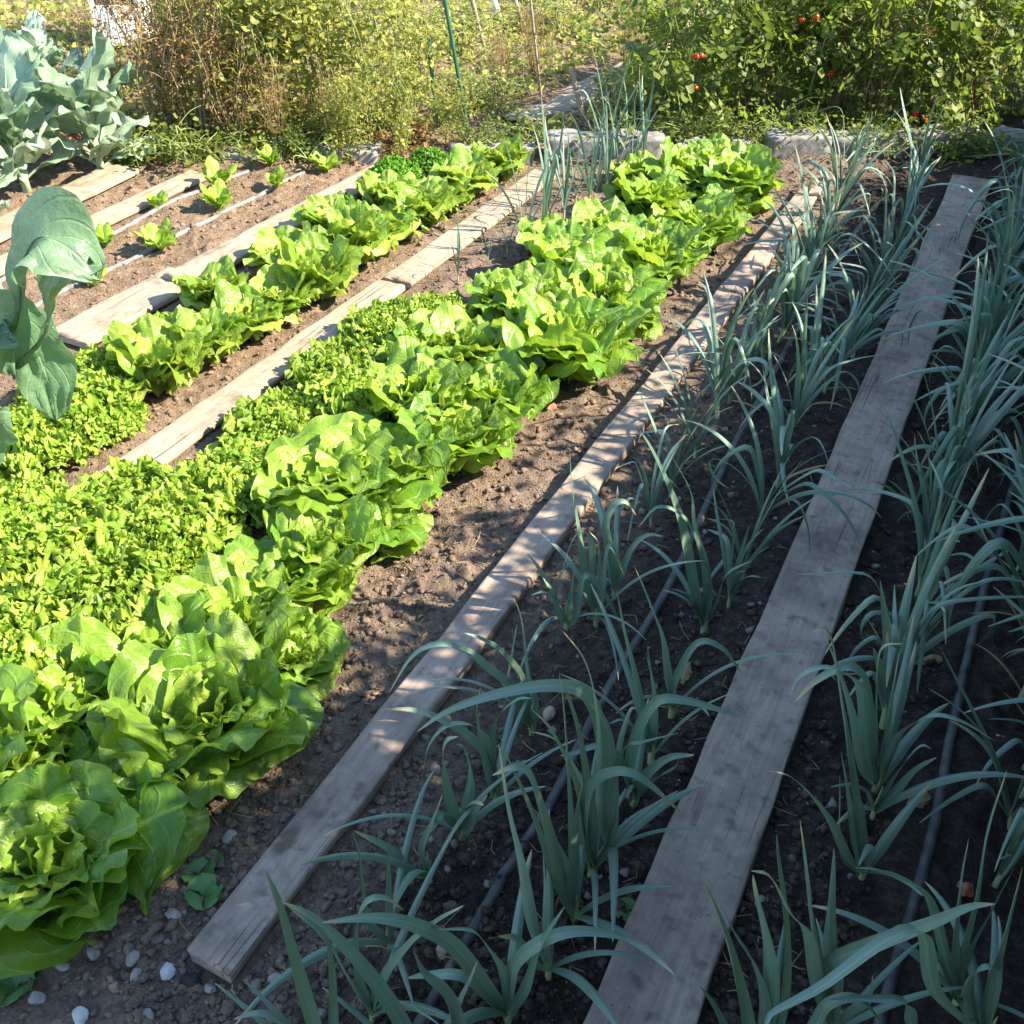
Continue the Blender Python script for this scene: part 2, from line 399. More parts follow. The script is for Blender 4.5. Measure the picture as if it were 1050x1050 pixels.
def lumps(P, rad, rng, squash=.75):
    n = len(P); R = rand_rot(n, rng)
    sh = 1 + rng.uniform(-.48, .48, (n, len(ICO_V)))
    sc = rng.uniform(.6, 1.2, (n, 1, 3))
    V = np.einsum('nij,nkj->nki', R, ICO_V[None] * sh[..., None] * sc) * rad[:, None, None]
    V[..., 2] *= squash
    V += P[:, None]
    F = (ICO_F[None] + (np.arange(n) * len(ICO_V))[:, None, None]).reshape(-1, 3)
    return V.reshape(-1, 3), F
n = 60000
r_ = .72 * (4.9 / .72) ** RNG.random(n); ang = RNG.uniform(-.62, .52, n)
cx, cy = r_ * np.sin(ang), r_ * np.cos(ang) - .05
rad = .0014 + .0095 * RNG.random(n) ** 9 + .0004 * r_
# coarser gravel where the bare strip widens at the front left
m_ = 700; gp = np.array([at(a, b)[:2] for a, b in zip(RNG.uniform(-20, 420, m_), RNG.uniform(800, 1060, m_))])
cx, cy = np.concatenate([cx, gp[:, 0]]), np.concatenate([cy, gp[:, 1]]); rad = np.concatenate([rad, .0025 + .0075 * RNG.random(m_) ** 2.5]); n += m_
keep = np.ones(n, bool)
for a, b, hw in PLANKS:
    ab = (b - a)[:2]; L = np.linalg.norm(ab); ab = ab / L
    u = (cx - a[0]) * ab[0] + (cy - a[1]) * ab[1]; v = (cx - a[0]) * ab[1] - (cy - a[1]) * ab[0]
    inside = (np.abs(v) < hw + .006) & (u > -.01) & (u < L + .01)
    keep &= ~(inside)
cx, cy, rad = cx[keep], cy[keep], rad[keep]
P = np.stack([cx, cy, ground_h(cx, cy) + rad * .3], -1)
V, F = lumps(P, rad, RNG)
o = link('soil_crumbs', tri_mesh('soil_crumbs', V, F, M['crumb'], np.repeat(RNG.random(len(P)), len(ICO_V)), True))
o['kind'] = 'stuff'

# distinct stones near the front
def stone_mat(name, c1, c2): return simple_mat(name, c1, c2, 40., .8, .3, .4)
SM = {'white': stone_mat('white_stone', (.36, .34, .32), (.58, .56, .53)), 'grey': stone_mat('grey_stone', (.20, .175, .15), (.36, .32, .28)),
      'tan': stone_mat('tan_stone', (.28, .20, .14), (.42, .32, .24)), 'dark': stone_mat('dark_stone', (.02, .02, .02), (.04, .038, .036))}
def stone(px, py, r, kind, label, flat=.6):
    bm = bmesh.new(); bmesh.ops.create_icosphere(bm, subdivisions=3, radius=1.)
    off = Vector((px * .37, py * .53, 1))
    for v in bm.verts:
        v.co *= 1 + .30 * mnoise.noise(v.co * 1.2 + off) + .14 * mnoise.noise(v.co * 3.0 + off) + .05 * mnoise.noise(v.co * 8 + off)
        v.co = Vector((v.co.x * 1.05 * r * .85, v.co.y * .75 * r * .85, v.co.z * flat * r * .85))
    me = bpy.data.meshes.new('stone'); bm.to_mesh(me); bm.free(); me.materials.append(SM[kind])
    for p in me.polygons: p.use_smooth = True
    p = onground(px, py); p[2] += r * .26
    tag(link('stone', me, None, p, px * .7), label, 'stone', 'stones on the bare soil')
for a in [(84, 1045, .017, 'white', 'bright white stone at the bottom left edge'),
          (173, 999, .016, 'white', 'pale angular stone touching the near end of the narrow plank'),
          (179, 941, .015, 'grey', 'round light stone beside the near end of the narrow plank'),
          (235, 857, .017, 'grey', 'grey angular stone between lettuce and narrow plank'),
          (137, 984, .016, 'grey', 'grey stone left of the pale angular stone'),
          (141, 1003, .013, 'grey', 'small grey stone below the larger grey one'),
          (31, 993, .014, 'tan', 'tan stone under the front lettuce'),
          (67, 995, .013, 'grey', 'pale round stone below the front lettuce edge'),
          (97, 979, .015, 'grey', 'grey stone just under the front lettuce leaf tip'),
          (197, 1006, .018, 'dark', 'black lump of soil at the narrow plank\'s end'),
          (215, 1014, .012, 'grey', 'little grey stone right of the black lump'),
          (283, 1007, .012, 'grey', 'light pebble between narrow plank and front leek'),
          (40, 1028, .015, 'grey', 'grey stone beside the clover at the bottom left'),
          (152, 1045, .014, 'grey', 'grey stone at the bottom edge left of centre'),
          (302, 908, .011, 'grey', 'small stone right of the narrow plank, on dry soil'),
          (956, 998, .020, 'tan', 'tan stone on dark soil between the right hand leeks'),
          (455, 980, .017, 'tan', 'brown clod left of the black hose near the front'),
          (563, 728, .020, 'tan', 'reddish clod behind the sunlit leek leaf'),
          (226, 800, .014, 'tan', 'sunlit tan stone beside the second lettuce'),
          (305, 665, .012, 'grey', 'small stone beside the third lettuce')]:
    stone(*a)

# ------------------------------------------------------------------ hoses
def catmull(P, n):
    P = np.asarray(P, float)
    if len(P) == 2: return P[0] + (P[1] - P[0]) * np.linspace(0, 1, n)[:, None]
    d = np.concatenate([[0], np.cumsum(np.linalg.norm(np.diff(P, axis=0), axis=1) ** .5 + 1e-6)])
    Q = np.concatenate([[2 * P[0] - P[1]], P, [2 * P[-1] - P[-2]]])
    ts = np.linspace(0, d[-1], n); out = []
    for t in ts:
        i = min(max(np.searchsorted(d, t) - 1, 0), len(P) - 2)
        u = (t - d[i]) / (d[i + 1] - d[i])
        p0, p1, p2, p3 = Q[i:i + 4]
        out.append(.5 * (2 * p1 + (p2 - p0) * u + (2 * p0 - 5 * p1 + 4 * p2 - p3) * u * u + (3 * p1 - p0 - 3 * p2 + p3) * u ** 3))
    return np.array(out)
def hose(pix, r, mat, label):
    pts = np.array([onground(*p) for p in pix]); pts = catmull(pts, 90)
    pts[:, 2] = ground_h(pts[:, 0], pts[:, 1])
    k = np.ones(9) / 9; zz = np.convolve(np.pad(pts[:, 2], 4, 'edge'), k, 'valid')
    pts[:, 2] = np.maximum(zz, pts[:, 2] - .008) + r * .45
    mb = MB(); mb.tube(pts, r, 12, .5)
    tag(link('irrigation_hose', mb.mesh('irrigation_hose', M[mat])), label, 'hose', 'drip hoses along the beds')
hose([(400, 1110), (437, 1040), (490, 950), (530, 880), (565, 820), (625, 705), (690, 590), (755, 455), (800, 370), (850, 280), (900, 210)], .0095, 'hose', 'black drip hose running through the middle leek bed')
hose([(885, 1120), (912, 1010), (935, 930), (957, 845), (975, 750), (1000, 640), (1030, 530), (1062, 420), (1090, 300)], .0095, 'hose', 'dusty black hose between leeks in the right hand bed')
hose([(-40, 310), (0, 291), (72, 262), (120, 238), (200, 201), (255, 178)], .0085, 'hose_dusty', 'grey drip line beside the leftmost seedlings')
hose([(10, 325), (62, 301), (130, 268), (190, 240), (250, 210), (312, 180)], .0085, 'hose_dusty', 'grey drip line between seedlings and short sunlit board')

# ------------------------------------------------------------------ blades
def blade(mb, C, S, w, nu=5, fold=.3, ruf=0., freq=4., seed=0., r=None, m=0, crink=0., curl=0.):
    """C centre line (nv,3); S side vectors; w half widths."""
    nv = len(C)
    t = np.gradient(C, axis=0); t /= np.linalg.norm(t, axis=1)[:, None] + 1e-9
    S = S - (S * t).sum(1)[:, None] * t; S /= np.linalg.norm(S, axis=1)[:, None] + 1e-9
    N = np.cross(S, t)
    u = np.linspace(-1, 1, nu); v = np.linspace(0, 1, nv)
    W = w[:, None] * u[None]
    off = fold * w[:, None] * np.abs(u)[None] ** 1.7
    if ruf:
        e = np.abs(u)[None] ** 2 * np.ones((nv, 1)); e = np.maximum(e, smooth(.8, 1., v)[:, None] * .8)
        ph = seed * 7
        sgn = np.where(u < 0, 1.7, 0)[None]
        vv = v[:, None]
        wave = (np.sin(2 * PI * freq * vv + ph + sgn * 2) + .6 * np.sin(2 * PI * freq * 1.9 * vv + ph * 1.7 + sgn * 3 + 2 * u[None]) +
                .5 * np.sin(2 * PI * 1.3 * u[None] + ph * 2.3 + 5 * vv))
        off = off + ruf * e * wave * smooth(.1, .5, vv) * w.max()
        W = W * (1 + .10 * np.sin(2 * PI * freq * 1.4 * vv + ph * 3.1 + sgn) * np.abs(u)[None])
    if crink:
        off = off + crink * (vnoise(u[None] * 4 + seed * 13 + 50 + 0 * v[:, None], v[:, None] * 7 + seed * 29) - .5)
    if curl:
        off = off + curl * w.max() * smooth(.6, 1., v)[:, None]
    P = C[:, None] + S[:, None] * W[..., None] + N[:, None] * off[..., None]
    mb.grid(P, r, m)

def planar_curve(base, az, th, L, nv):
    """th(s): angle from vertical; curve in the vertical plane at azimuth az"""
    s = np.linspace(0, 1, nv); a = th(s)
    ds = L / (nv - 1)
    h = np.concatenate([[0], np.cumsum(np.sin((a[1:] + a[:-1]) / 2) * ds)]); z = np.concatenate([[0], np.cumsum(np.cos((a[1:] + a[:-1]) / 2) * ds)])
    return base + np.stack([h * math.cos(az), h * math.sin(az), z], -1), s

# --------- leeks
def leek_w(s, w): return w * np.minimum(1, .55 + 1.5 * s) * np.clip(1 - s ** 2.6, 0, 1) ** .8 + .0006
def leek_random(seed, hgt=.42, n=7, droop=1.0, wide=.013):
    R = random.Random(seed); mb = MB(); st = MB(); dry = MB()
    hs = hgt * R.uniform(.16, .24)
    rs = wide * .72
    tz = np.linspace(-.02, hs, 6)
    lean = np.array([R.uniform(-.1, .1), R.uniform(-.1, .1), 0])
    sp = np.stack([lean[0] * tz, lean[1] * tz, tz], -1)
    st.tube(sp, rs * np.array([1, .98, .92, .8, .55, .15]), 10, .5)
    fan = R.uniform(0, PI)
    for i in range(n):
        q = i / max(1, n - 1)                     # 0 outer .. 1 inner
        az = fan + (PI if i % 2 else 0) + R.uniform(-.45, .45)
        L = hgt * (R.uniform(.70, 1.10) + .40 * q) * (1 if i < n - 1 else .85)
        t0 = R.uniform(.22, .5) * (1 - .72 * q); bend = R.uniform(.5, 1.5) * (1.05 - .72 * q) * droop
        kink = (R.uniform(.8, 1.9) if R.random() < .42 * droop else 0); ks = R.uniform(.45, .75); kw = R.uniform(.03, .10)
        th = lambda s: t0 + bend * s ** 1.6 + kink * smooth(ks - kw, ks + kw, s)
        zb = hs * (.45 + .5 * q)
        C, s = planar_curve(np.array([lean[0] * zb, lean[1] * zb, zb]), az, th, L, 26)
        wob = R.uniform(-.03, .03); C[:, 0] += wob * np.sin(s * 3) * s; C[:, 1] -= wob * np.sin(s * 2.3) * s
        tw0, tw1 = R.uniform(-.35, .35), R.uniform(-1.0, 1.0)
        tw = tw0 + (tw1 - tw0) * s
        n_ = np.array([-math.sin(az), math.cos(az), 0])
        t = np.gradient(C, axis=0); t /= np.linalg.norm(t, axis=1)[:, None]
        S = n_ * np.cos(tw)[:, None] + np.cross(t, n_) * np.sin(tw)[:, None]
        blade(mb, C, S, leek_w(s, wide * R.uniform(.8, 1.15) * (.75 + .25 * math.sin(PI * q))), 5, R.uniform(.2, .6))
    for i in range(R.choice([0, 1, 2, 3])):
        az = R.uniform(0, 2 * PI)
        b0, t1 = R.uniform(.6, 1.2), R.uniform(.6, 1.1)
        C, s = planar_curve(np.array([0, 0, .015]), az, lambda s: b0 + t1 * s, hgt * R.uniform(.3, .55), 14)
        C[:, 2] = np.maximum(C[:, 2], .004)
        S = np.tile(np.array([-math.sin(az), math.cos(az), 0.3]), (14, 1))
        blade(dry, C, S, leek_w(s, wide * .4), 3, .6)
    return st.mesh('stem', M['leek_stem']), mb.mesh('foliage', M['leek']), (dry.mesh('dry_leaf', M['dry']) if dry.n else None)

def leek_hand(base, leaves, seed):
    """leaves: list of (pixel polyline from low to tip, half width, azimuth of its plane, lean toward viewer)"""
    R = random.Random(seed); mb = MB(); st = MB()
    tz = np.linspace(-.02, .085, 7); rs = .62 * max(l[1] for l in leaves)
    st.tube(np.stack([0 * tz, 0 * tz, tz], -1), rs * np.array([1, 1, .95, .85, .65, .4, .1]), 10, .5)
    for k, (pl, w, a, lean) in enumerate(leaves):
        lean = min(lean, .16); a = max(-.25, min(.25, a))
        if base[1] < .7: lean, a = 0., 0.
        nrm = np.array([math.sin(a), -math.cos(a), -math.tan(lean)])
        pts = [np.array([.003 * math.cos(k * 2.4), .003 * math.sin(k * 2.4), .008 + .008 * (k % 3)])]
        for px, py in pl:
            d = ray(px, py); o = np.array([0, 0, CAMZ])
            kk = (nrm @ (base - o)) / (nrm @ d)
            p = o + d * kk - base; p[2] = min(max(p[2], .012), .62); p[:2] = np.clip(p[:2], -.45, .45)
            pts.append(p)
        C = catmull(pts, 30); s = np.linspace(0, 1, 30)
        t = np.gradient(C, axis=0); t /= np.linalg.norm(t, axis=1)[:, None] + 1e-9
        n_ = nrm / np.linalg.norm(nrm)
        sg = R.choice([-1, 1])
        tw = sg * (R.uniform(.6, 1.1) * (1 - smooth(.2, .8, s)) + R.uniform(.0, .5))
        S = n_ * np.cos(tw)[:, None] + np.cross(t, n_) * np.sin(tw)[:, None]
        flip = 1
        N = np.cross(S, t)
        if N[:, 2].mean() < 0: S = -S
        blade(mb, C, S, leek_w(s, w), 7, R.uniform(.2, .5))
    for k in range(3):
        az = R.uniform(0, 2 * PI); t0 = R.uniform(.25, .7); b_ = R.uniform(.5, 1.7); L = R.uniform(.16, .34)
        C, s = planar_curve(np.array([0, 0, .02]), az, lambda s: t0 + b_ * s ** 1.6, L, 20); C[:, 2] = np.maximum(C[:, 2], .006)
        blade(mb, C, np.tile(np.array([-math.sin(az), math.cos(az), R.uniform(-.4, .4)]), (20, 1)), leek_w(s, R.uniform(.004, .010)), 5, R.uniform(.3, .8))
    return st.mesh('stem', M['leek_stem']), mb.mesh('foliage', M['leek']), None

VAR = [leek_random(100 + i, hgt=.33 + .035 * (i % 3), n=8 + i % 4, droop=(.8, 1.2, 1.6)[i % 3], wide=.0085 + .0011 * (i % 4)) for i in range(14)]
YVAR = [leek_random(300 + i, hgt=.27, n=5, droop=.35, wide=.006) for i in range(5)]
w1, w2, w3 = .0070, .0092, .0112
HAND = {
 (345, 1125): [([(322, 1050), (302, 985), (285, 925), (272, 893)], w2, .1, .1), ([(341, 1050), (338, 990), (331, 960), (294, 928)], w1, .3, .2), ([(300, 1060), (270, 1040), (240, 1045)], w1, -.3, .3)],
 (430, 1110): [([(412, 1050), (372, 992), (325, 945), (290, 925)], w3, -.2, .3), ([(455, 1060), (480, 1010), (490, 985)], w1, .3, .1)],
 (382, 1046): [([(370, 1005), (367, 955), (376, 926), (394, 921), (413, 933)], w1, .2, .15), ([(392, 1005), (418, 970), (447, 945), (475, 929)], w1, -.4, .1), ([(366, 1020), (346, 985), (334, 958)], w1, .3, .2), ([(388, 1010), (398, 1000)], w1, .1, .0)],
 (521, 1050): [([(497, 1010), (463, 968), (420, 947), (380, 941), (330, 946)], w3, .1, .35), ([(523, 1010), (530, 985), (560, 963), (592, 955), (635, 960), (668, 971)], w2, .2, .35), ([(517, 1000), (502, 975), (484, 955), (450, 953)], .007, .5, .2), ([(541, 1010), (555, 970), (579, 930)], .008, -.4, .1), ([(480, 1003), (440, 1000), (418, 1003)], .008, -.1, .5)],
 (480, 1115): [([(470, 1050), (457, 1018), (434, 998), (424, 976)], w2, .3, .25), ([(500, 1080), (520, 1050), (530, 1020)], w1, -.3, .1), ([(465, 1060), (462, 1030)], w1, .2, .1)],
 (562, 1010): [([(547, 955), (535, 895), (520, 830), (511, 763)], w2, .2, .05), ([(559, 970), (558, 915), (557, 876)], .008, .1, .1), ([(545, 985), (530, 963), (511, 960)], .007, .4, .2), ([(566, 970), (572, 940)], w1, .0, .0)],
 (589, 946): [([(578, 915), (566, 870), (553, 825), (541, 792), (525, 787), (505, 795)], w3, .2, .15), ([(586, 890), (582, 800), (577, 720), (573, 690)], w2, .0, .0), ([(568, 900), (545, 835), (517, 770)], .008, .5, .05), ([(590, 890), (592, 840), (598, 800)], w2, -.3, .05), ([(580, 890), (560, 850), (548, 830)], w2, .3, .1)],
 (606, 902): [([(601, 850), (588, 800), (566, 752), (546, 728)], w2, .2, .1), ([(606, 850), (600, 795), (590, 740), (577, 700)], w3, .1, .1), ([(598, 850), (606, 808), (628, 792), (655, 797), (698, 833)], w2, -.2, .2), ([(612, 845), (613, 790), (611, 730), (600, 680), (575, 645)], w1, .1, .05), ([(625, 860), (628, 790), (622, 745), (606, 722)], w2, -.3, .0), ([(620, 875), (632, 835)], w1, -.3, .0)],
 (624, 880): [([(622, 830), (616, 755), (600, 712), (565, 703), (510, 712), (460, 729), (428, 750)], w3, .1, .0), ([(626, 820), (640, 770), (660, 762), (695, 752)], w1, -.3, .15), ([(610, 830), (590, 790), (570, 760), (545, 750)], w1, .4, .1)],
 (474, 862): [([(462, 820), (455, 780), (458, 760), (470, 755)], w3, .2, .15), ([(478, 830), (482, 800), (477, 770), (468, 763)], w2, .0, .1), ([(455, 835), (442, 850), (432, 880)], .007, .1, .5), ([(487, 835), (500, 815)], w2, -.2, .1)],
 (441, 908): [([(437, 885), (434, 868), (445, 842), (454, 815)], .007, -.2, .1), ([(425, 895), (398, 870), (363, 852)], .008, .2, .4)],
 (401, 975): [([(400, 930), (400, 880), (402, 830)], .007, .2, .1), ([(392, 960), (378, 940), (370, 880), (362, 853)], .006, .2, .2)],
 (508, 818): [([(505, 785), (497, 755), (480, 743), (458, 745), (440, 765), (433, 798)], w1, .2, .2), ([(502, 780), (470, 748), (430, 730), (395, 727)], w2, .1, .35), ([(505, 760), (512, 735), (530, 718), (545, 716)], .008, -.3, .1), ([(520, 790), (540, 780)], w1, 0, .1), ([(498, 775), (490, 730), (493, 705)], w1, .2, .05)],
 (545, 752): [([(533, 712), (505, 688), (478, 667), (452, 660), (424, 672), (399, 710)], w1, .1, .25), ([(536, 700), (515, 670), (494, 656), (476, 649)], .008, .3, .2), ([(522, 705), (524, 672), (530, 640)], w1, .2, .1), ([(548, 720), (540, 690), (535, 640), (528, 615)], w1, .1, .1), ([(555, 730), (575, 710)], w1, -.3, .1)],
 (649, 824): [([(658, 800), (685, 778), (712, 774)], w2, -.3, .3), ([(646, 785), (655, 748), (674, 719), (700, 718), (735, 727), (760, 736)], w2, -.1, .2), ([(641, 790), (634, 768), (645, 730), (653, 726)], w1, .3, .1), ([(672, 800), (692, 788), (697, 775)], w1, -.3, .25), ([(640, 790), (620, 765), (590, 772), (575, 775)], w1, .4, .2)],
 (667, 785): [([(662, 745), (651, 695), (640, 650), (632, 605)], w1, .2, .05), ([(668, 750), (670, 712), (662, 668)], w3, .1, .05), ([(660, 760), (640, 740), (625, 742)], .008, .4, .1)],
 (688, 738): [([(684, 700), (678, 655), (666, 620), (650, 580)], w3, .1, .05), ([(672, 715), (664, 668), (667, 664)], w1, .1, .0), ([(690, 705), (700, 690)], w1, -.2, .0), ([(692, 700), (715, 660), (740, 665), (760, 690)], w1, -.2, .2)],
 (722, 643): [([(711, 600), (700, 545), (685, 500), (668, 462), (655, 440)], w3, .1, .05), ([(722, 600), (716, 560), (700, 530), (675, 520), (655, 540)], w1, .2, .1), ([(726, 600), (722, 570)], w2, -.2, .05), ([(725, 590), (712, 540), (708, 505), (690, 470)], w1, .1, .0), ([(735, 620), (745, 590), (770, 575)], w1, -.3, .15)],
 (580, 648): [([(586, 615), (590, 575)], w2, 0, .05), ([(571, 620), (575, 590), (590, 572)], w1, .2, .05), ([(573, 625), (560, 608), (545, 610)], w1, .3, .2), ([(592, 630), (600, 590), (620, 610), (640, 655)], w1, -.2, .2)],
 (611, 638): [([(600, 590), (592, 540), (586, 500), (584, 463)], w2, .2, .0), ([(608, 590), (606, 556), (597, 545), (585, 560), (570, 612)], w1, .2, .1), ([(613, 600), (613, 560), (604, 545)], w1, .0, .05), ([(618, 610), (625, 560), (640, 590)], w1, -.2, .1)],
 (630, 605): [([(627, 570), (622, 538), (630, 518), (641, 515), (652, 528)], w2, .2, .1), ([(636, 590), (649, 562), (664, 549), (680, 550)], w2, -.3, .1), ([(632, 580), (633, 545)], .007, -.1, 0)],
 (852, 1065): [([(842, 1010), (832, 955), (825, 890), (823, 830)], w2, .2, .05), ([(838, 1010), (828, 960), (808, 935), (790, 900), (770, 893)], w2, .1, .2), ([(850, 1000), (850, 940), (855, 870)], w3, -.1, .1), ([(858, 1000), (855, 985), (905, 965), (960, 945), (995, 930), (1020, 927)], w3, -.1, .3), ([(870, 1040), (890, 1025), (895, 1000)], w1, -.3, .1)],
 (775, 1120): [([(765, 1050), (750, 985), (738, 945), (722, 905)], w3, .1, .1), ([(784, 1040), (772, 990), (754, 960), (740, 930)], w2, .3, .1), ([(789, 1040), (788, 980), (775, 920), (772, 897)], w3, .0, .1), ([(800, 1040), (805, 960), (797, 880), (800, 840)], w2, -.1, .05), ([(745, 1060), (730, 1030), (718, 1012)], .007, .2, .3), ([(830, 1060), (850, 1030), (880, 1025), (905, 1050)], w2, -.2, .2)],
 (897, 812): [([(905, 770), (912, 720), (922, 668)], w3, -.1, .05), ([(892, 760), (888, 710), (880, 690), (865, 684), (835, 700), (815, 720)], w3, .1, .1), ([(889, 770), (885, 720), (878, 700), (850, 685), (820, 695), (807, 730)], w2, .2, .2), ([(900, 770), (900, 700), (905, 665), (925, 660)], w1, .0, .05), ([(885, 790), (875, 740), (860, 690), (845, 650)], w2, .3, .05), ([(910, 780), (925, 752), (955, 735), (985, 740), (1020, 760)], w2, -.3, .2)],
 (893, 842): [([(910, 810), (930, 780), (945, 765), (955, 768)], w1, -.3, .15), ([(915, 815), (940, 790), (960, 777)], .008, -.3, .2)],
 (882, 905): [([(880, 850), (872, 790), (862, 720), (850, 650), (840, 620)], w2, .1, .05), ([(876, 860), (868, 810), (862, 770)], w1, .2, .0), ([(870, 880), (850, 840), (815, 800), (785, 790)], w1, .3, .2), ([(885, 860), (884, 830), (880, 818)], w2, -.1, .0), ([(862, 870), (861, 795)], .006, .1, .0)],
 (979, 1030): [([(978, 970), (985, 900), (993, 860)], w1, .1, .0), ([(985, 980), (1000, 920), (1012, 850), (1032, 790)], w2, -.2, .0), ([(972, 990), (950, 920), (905, 895), (878, 890)], w1, .4, .1), ([(995, 980), (1015, 940), (1040, 890)], w1, -.3, .05), ([(970, 1000), (955, 975), (935, 955)], .007, .2, .1)],
 (1004, 1075): [([(1015, 1010), (1030, 955), (1048, 890)], w2, -.2, .05), ([(995, 1030), (1000, 1000), (1018, 993), (1022, 1010), (1015, 1050)], w2, .1, .05), ([(960, 1020), (940, 950), (885, 890), (840, 865), (805, 855)], w2, .3, .3), ([(940, 1060), (930, 1030), (890, 1025), (850, 1025)], w2, .1, .5)],
}
def rowlist(s): return [tuple(map(float, q.split(','))) for q in s.split()]
ROWS = [
 ('left of the middle bed hose', rowlist('345,1125 430,1110 382,1046 401,975 441,908 474,862 508,818 545,752 580,648 611,638 630,605 668,535 688,505 712,470 735,430 748,410 764,388 782,366 799,349 808,322 826,305 834,290 838,265 846,248 852,232 858,212 866,196')),
 ('right of the middle bed hose', rowlist('480,1115 521,1050 562,1010 589,946 606,902 624,880 649,824 667,785 688,738 722,643 747,620 762,590 776,545 797,500 808,452 826,425 846,400 856,382 875,362 882,332 896,310 905,285 915,262 922,240 930,220 940,200')),
 ('along the wide plank\'s right side', rowlist('775,1120 852,1065 882,905 893,842 897,812 905,745 918,705 928,655 940,610 950,560 958,520 972,470 986,440 996,405 1003,370 1010,335 1016,305 1022,278 1028,252 1034,225 1040,200')),
 ('by the photo\'s right edge', rowlist('1004,1075 979,1030 1022,905 1035,850 1050,790 1046,720 1052,640 1040,590 1050,530 1048,460 1056,400 1058,340 1062,290')),
]
_r = random.Random(5)
for _k, _skip in ((2, 9), (3, 3)):
    _o = []; _p = ROWS[_k][1]
    for _i, _q in enumerate(_p):
        _o.append(_q)
        if _i >= _skip and _i < len(_p) - 1 and len(_p) + len(_o) - _i < 33:
            _o.append(((_q[0] + _p[_i + 1][0]) / 2 + _r.uniform(2, 14), (_q[1] + _p[_i + 1][1]) / 2))
    ROWS[_k] = (ROWS[_k][0], _o[:32])
LOOK = ['tall upright', 'arching', 'drooping', 'slender', 'broad leaved', 'fanned out', 'bent leaved']
GL = 'leeks planted in rows'
ri = 0
for rn, (where, pts) in enumerate(ROWS):
    for i, (px, py) in enumerate(pts):
        ri += 1
        p = onground(px, py)
        key = (int(px), int(py))
        if key in HAND:
            sm_, fm_, dm_ = leek_hand(p, HAND[key], ri); rz, sc = 0., 1.; look = 'large bluish'
        else:
            vi = (ri * 5 + rn) % len(VAR)
            sm_, fm_, dm_ = VAR[vi]; rz = random.uniform(0, 2 * PI); sc = random.uniform(.75, 1.12) * (.78 if rn < 2 else .92)
            look = LOOK[vi % 7]
        t = thing('leek', f'{look} leek, {ORD[i]} from the front, {where}', 'leek', p, rz, sc, GL)
        if key not in HAND: t.rotation_euler = (random.uniform(-.16, .16), random.uniform(-.16, .16), rz)
        link('stem', sm_, t); link('foliage', fm_, t)
        if dm_: link('dry_leaf', dm_, t)
YP = rowlist('470,290 500,268 520,262 538,250 556,246 562,228 578,226 590,212 604,206 612,196 622,200 634,186 648,176 660,166 642,160 620,170')
for i, (px, py) in enumerate(YP):
    sm_, fm_, dm_ = YVAR[i % 5]
    t = thing('young_leek', f'thin young leek, {ORD[i]} from the front beside the pale board', 'leek', onground(px, py), random.uniform(0, 6), random.uniform(.8, 1.15) * (.6 if i < 3 else 1.), 'young leeks between pale board and lettuces')
    link('stem', sm_, t); link('foliage', fm_, t)

# ------------------------------------------------------------------ lettuces
def lettuce_leaf(mb, R, az, th0, th1, L, W, z0=.01, r0=.012, ruf=.16, kind='esc', r=None):
    """a spoon shaped leaf: blistered blade, wavy and finely toothed margin, pale rib"""
    nv, nu = 24, 19
    th = lambda s: th0 + (th1 - th0) * s ** 1.3
    C, s = planar_curve(np.array([r0 * math.cos(az), r0 * math.sin(az), z0]), az, th, L, nv)
    n_ = np.array([-math.sin(az), math.cos(az), 0]); C = C + n_ * (R.uniform(-.14, .14) * L * s ** 2)[:, None]
    pk = .66 if kind == 'esc' else .60
    w = ((.18 if kind == 'esc' else .26) + .80 * smooth(.02, pk, s)) * W / 2
    tilt = R.uniform(-.45, .45)
    t = np.gradient(C, axis=0); t /= np.linalg.norm(t, axis=1)[:, None]
    S = np.tile(n_, (nv, 1)) + np.array([0, 0, 1.])[None] * (tilt * s)[:, None]
    S -= (S * t).sum(1)[:, None] * t; S /= np.linalg.norm(S, axis=1)[:, None]
    N = np.cross(S, t)
    u = np.linspace(-1, 1, nu)[None]; v = s[:, None]
    # rounded end: pull the outer corners back along the leaf
    pull = np.clip((np.abs(u) ** 2.2) * .46 * smooth(.35, 1., v), 0, 1)
    narrow = 1 - .12 * smooth(pk, 1., v) ** 1.5
    e = np.maximum(np.abs(u) ** 2.2 * smooth(.15, .55, v), smooth(.74, 1., v) * .9)
    p1, p2, p3, p4 = [R.uniform(0, 6.28) for _ in range(4)]; f1 = R.uniform(1.6, 2.8); f2 = R.uniform(3.6, 5.4)
    ang = np.arctan2(u * 1.0, (v - .35)) * 1.0                       # runs round the margin
    wav = np.sin(f1 * 2 * ang + p1) * .42 + np.sin(f2 * 2 * ang + p2) * .42 + np.sin(13.5 * ang + p3) * .26
    cup = R.uniform(.0, .55) * np.abs(u) ** 2 * .8 + R.uniform(-.1, .30) * smooth(.6, 1., v) ** 2
    off = w.max() * (cup + ruf * e * wav * 1.5)
    blist = (vnoise(u * 5 + p1 * 9 + 40, v * 8 + p2 * 7 + 40) - .5) * .010 + (vnoise(u * 10 + p3 * 9 + 40, v * 16 + p4 * 7) - .5) * .005
    off = off + blist * smooth(.1, .4, v) * (W / .19)
    tooth = 1 + .035 * np.sin(34 * ang + p4) * (e > .55)
    Ww = w[:, None] * u * narrow * tooth * (1 + .10 * np.sin(4 * ang + p2) * e)
    P = C[:, None] + S[:, None] * Ww[..., None] + N[:, None] * off[..., None] - t[:, None] * (pull * L)[..., None]
    mb.grid(P, r)
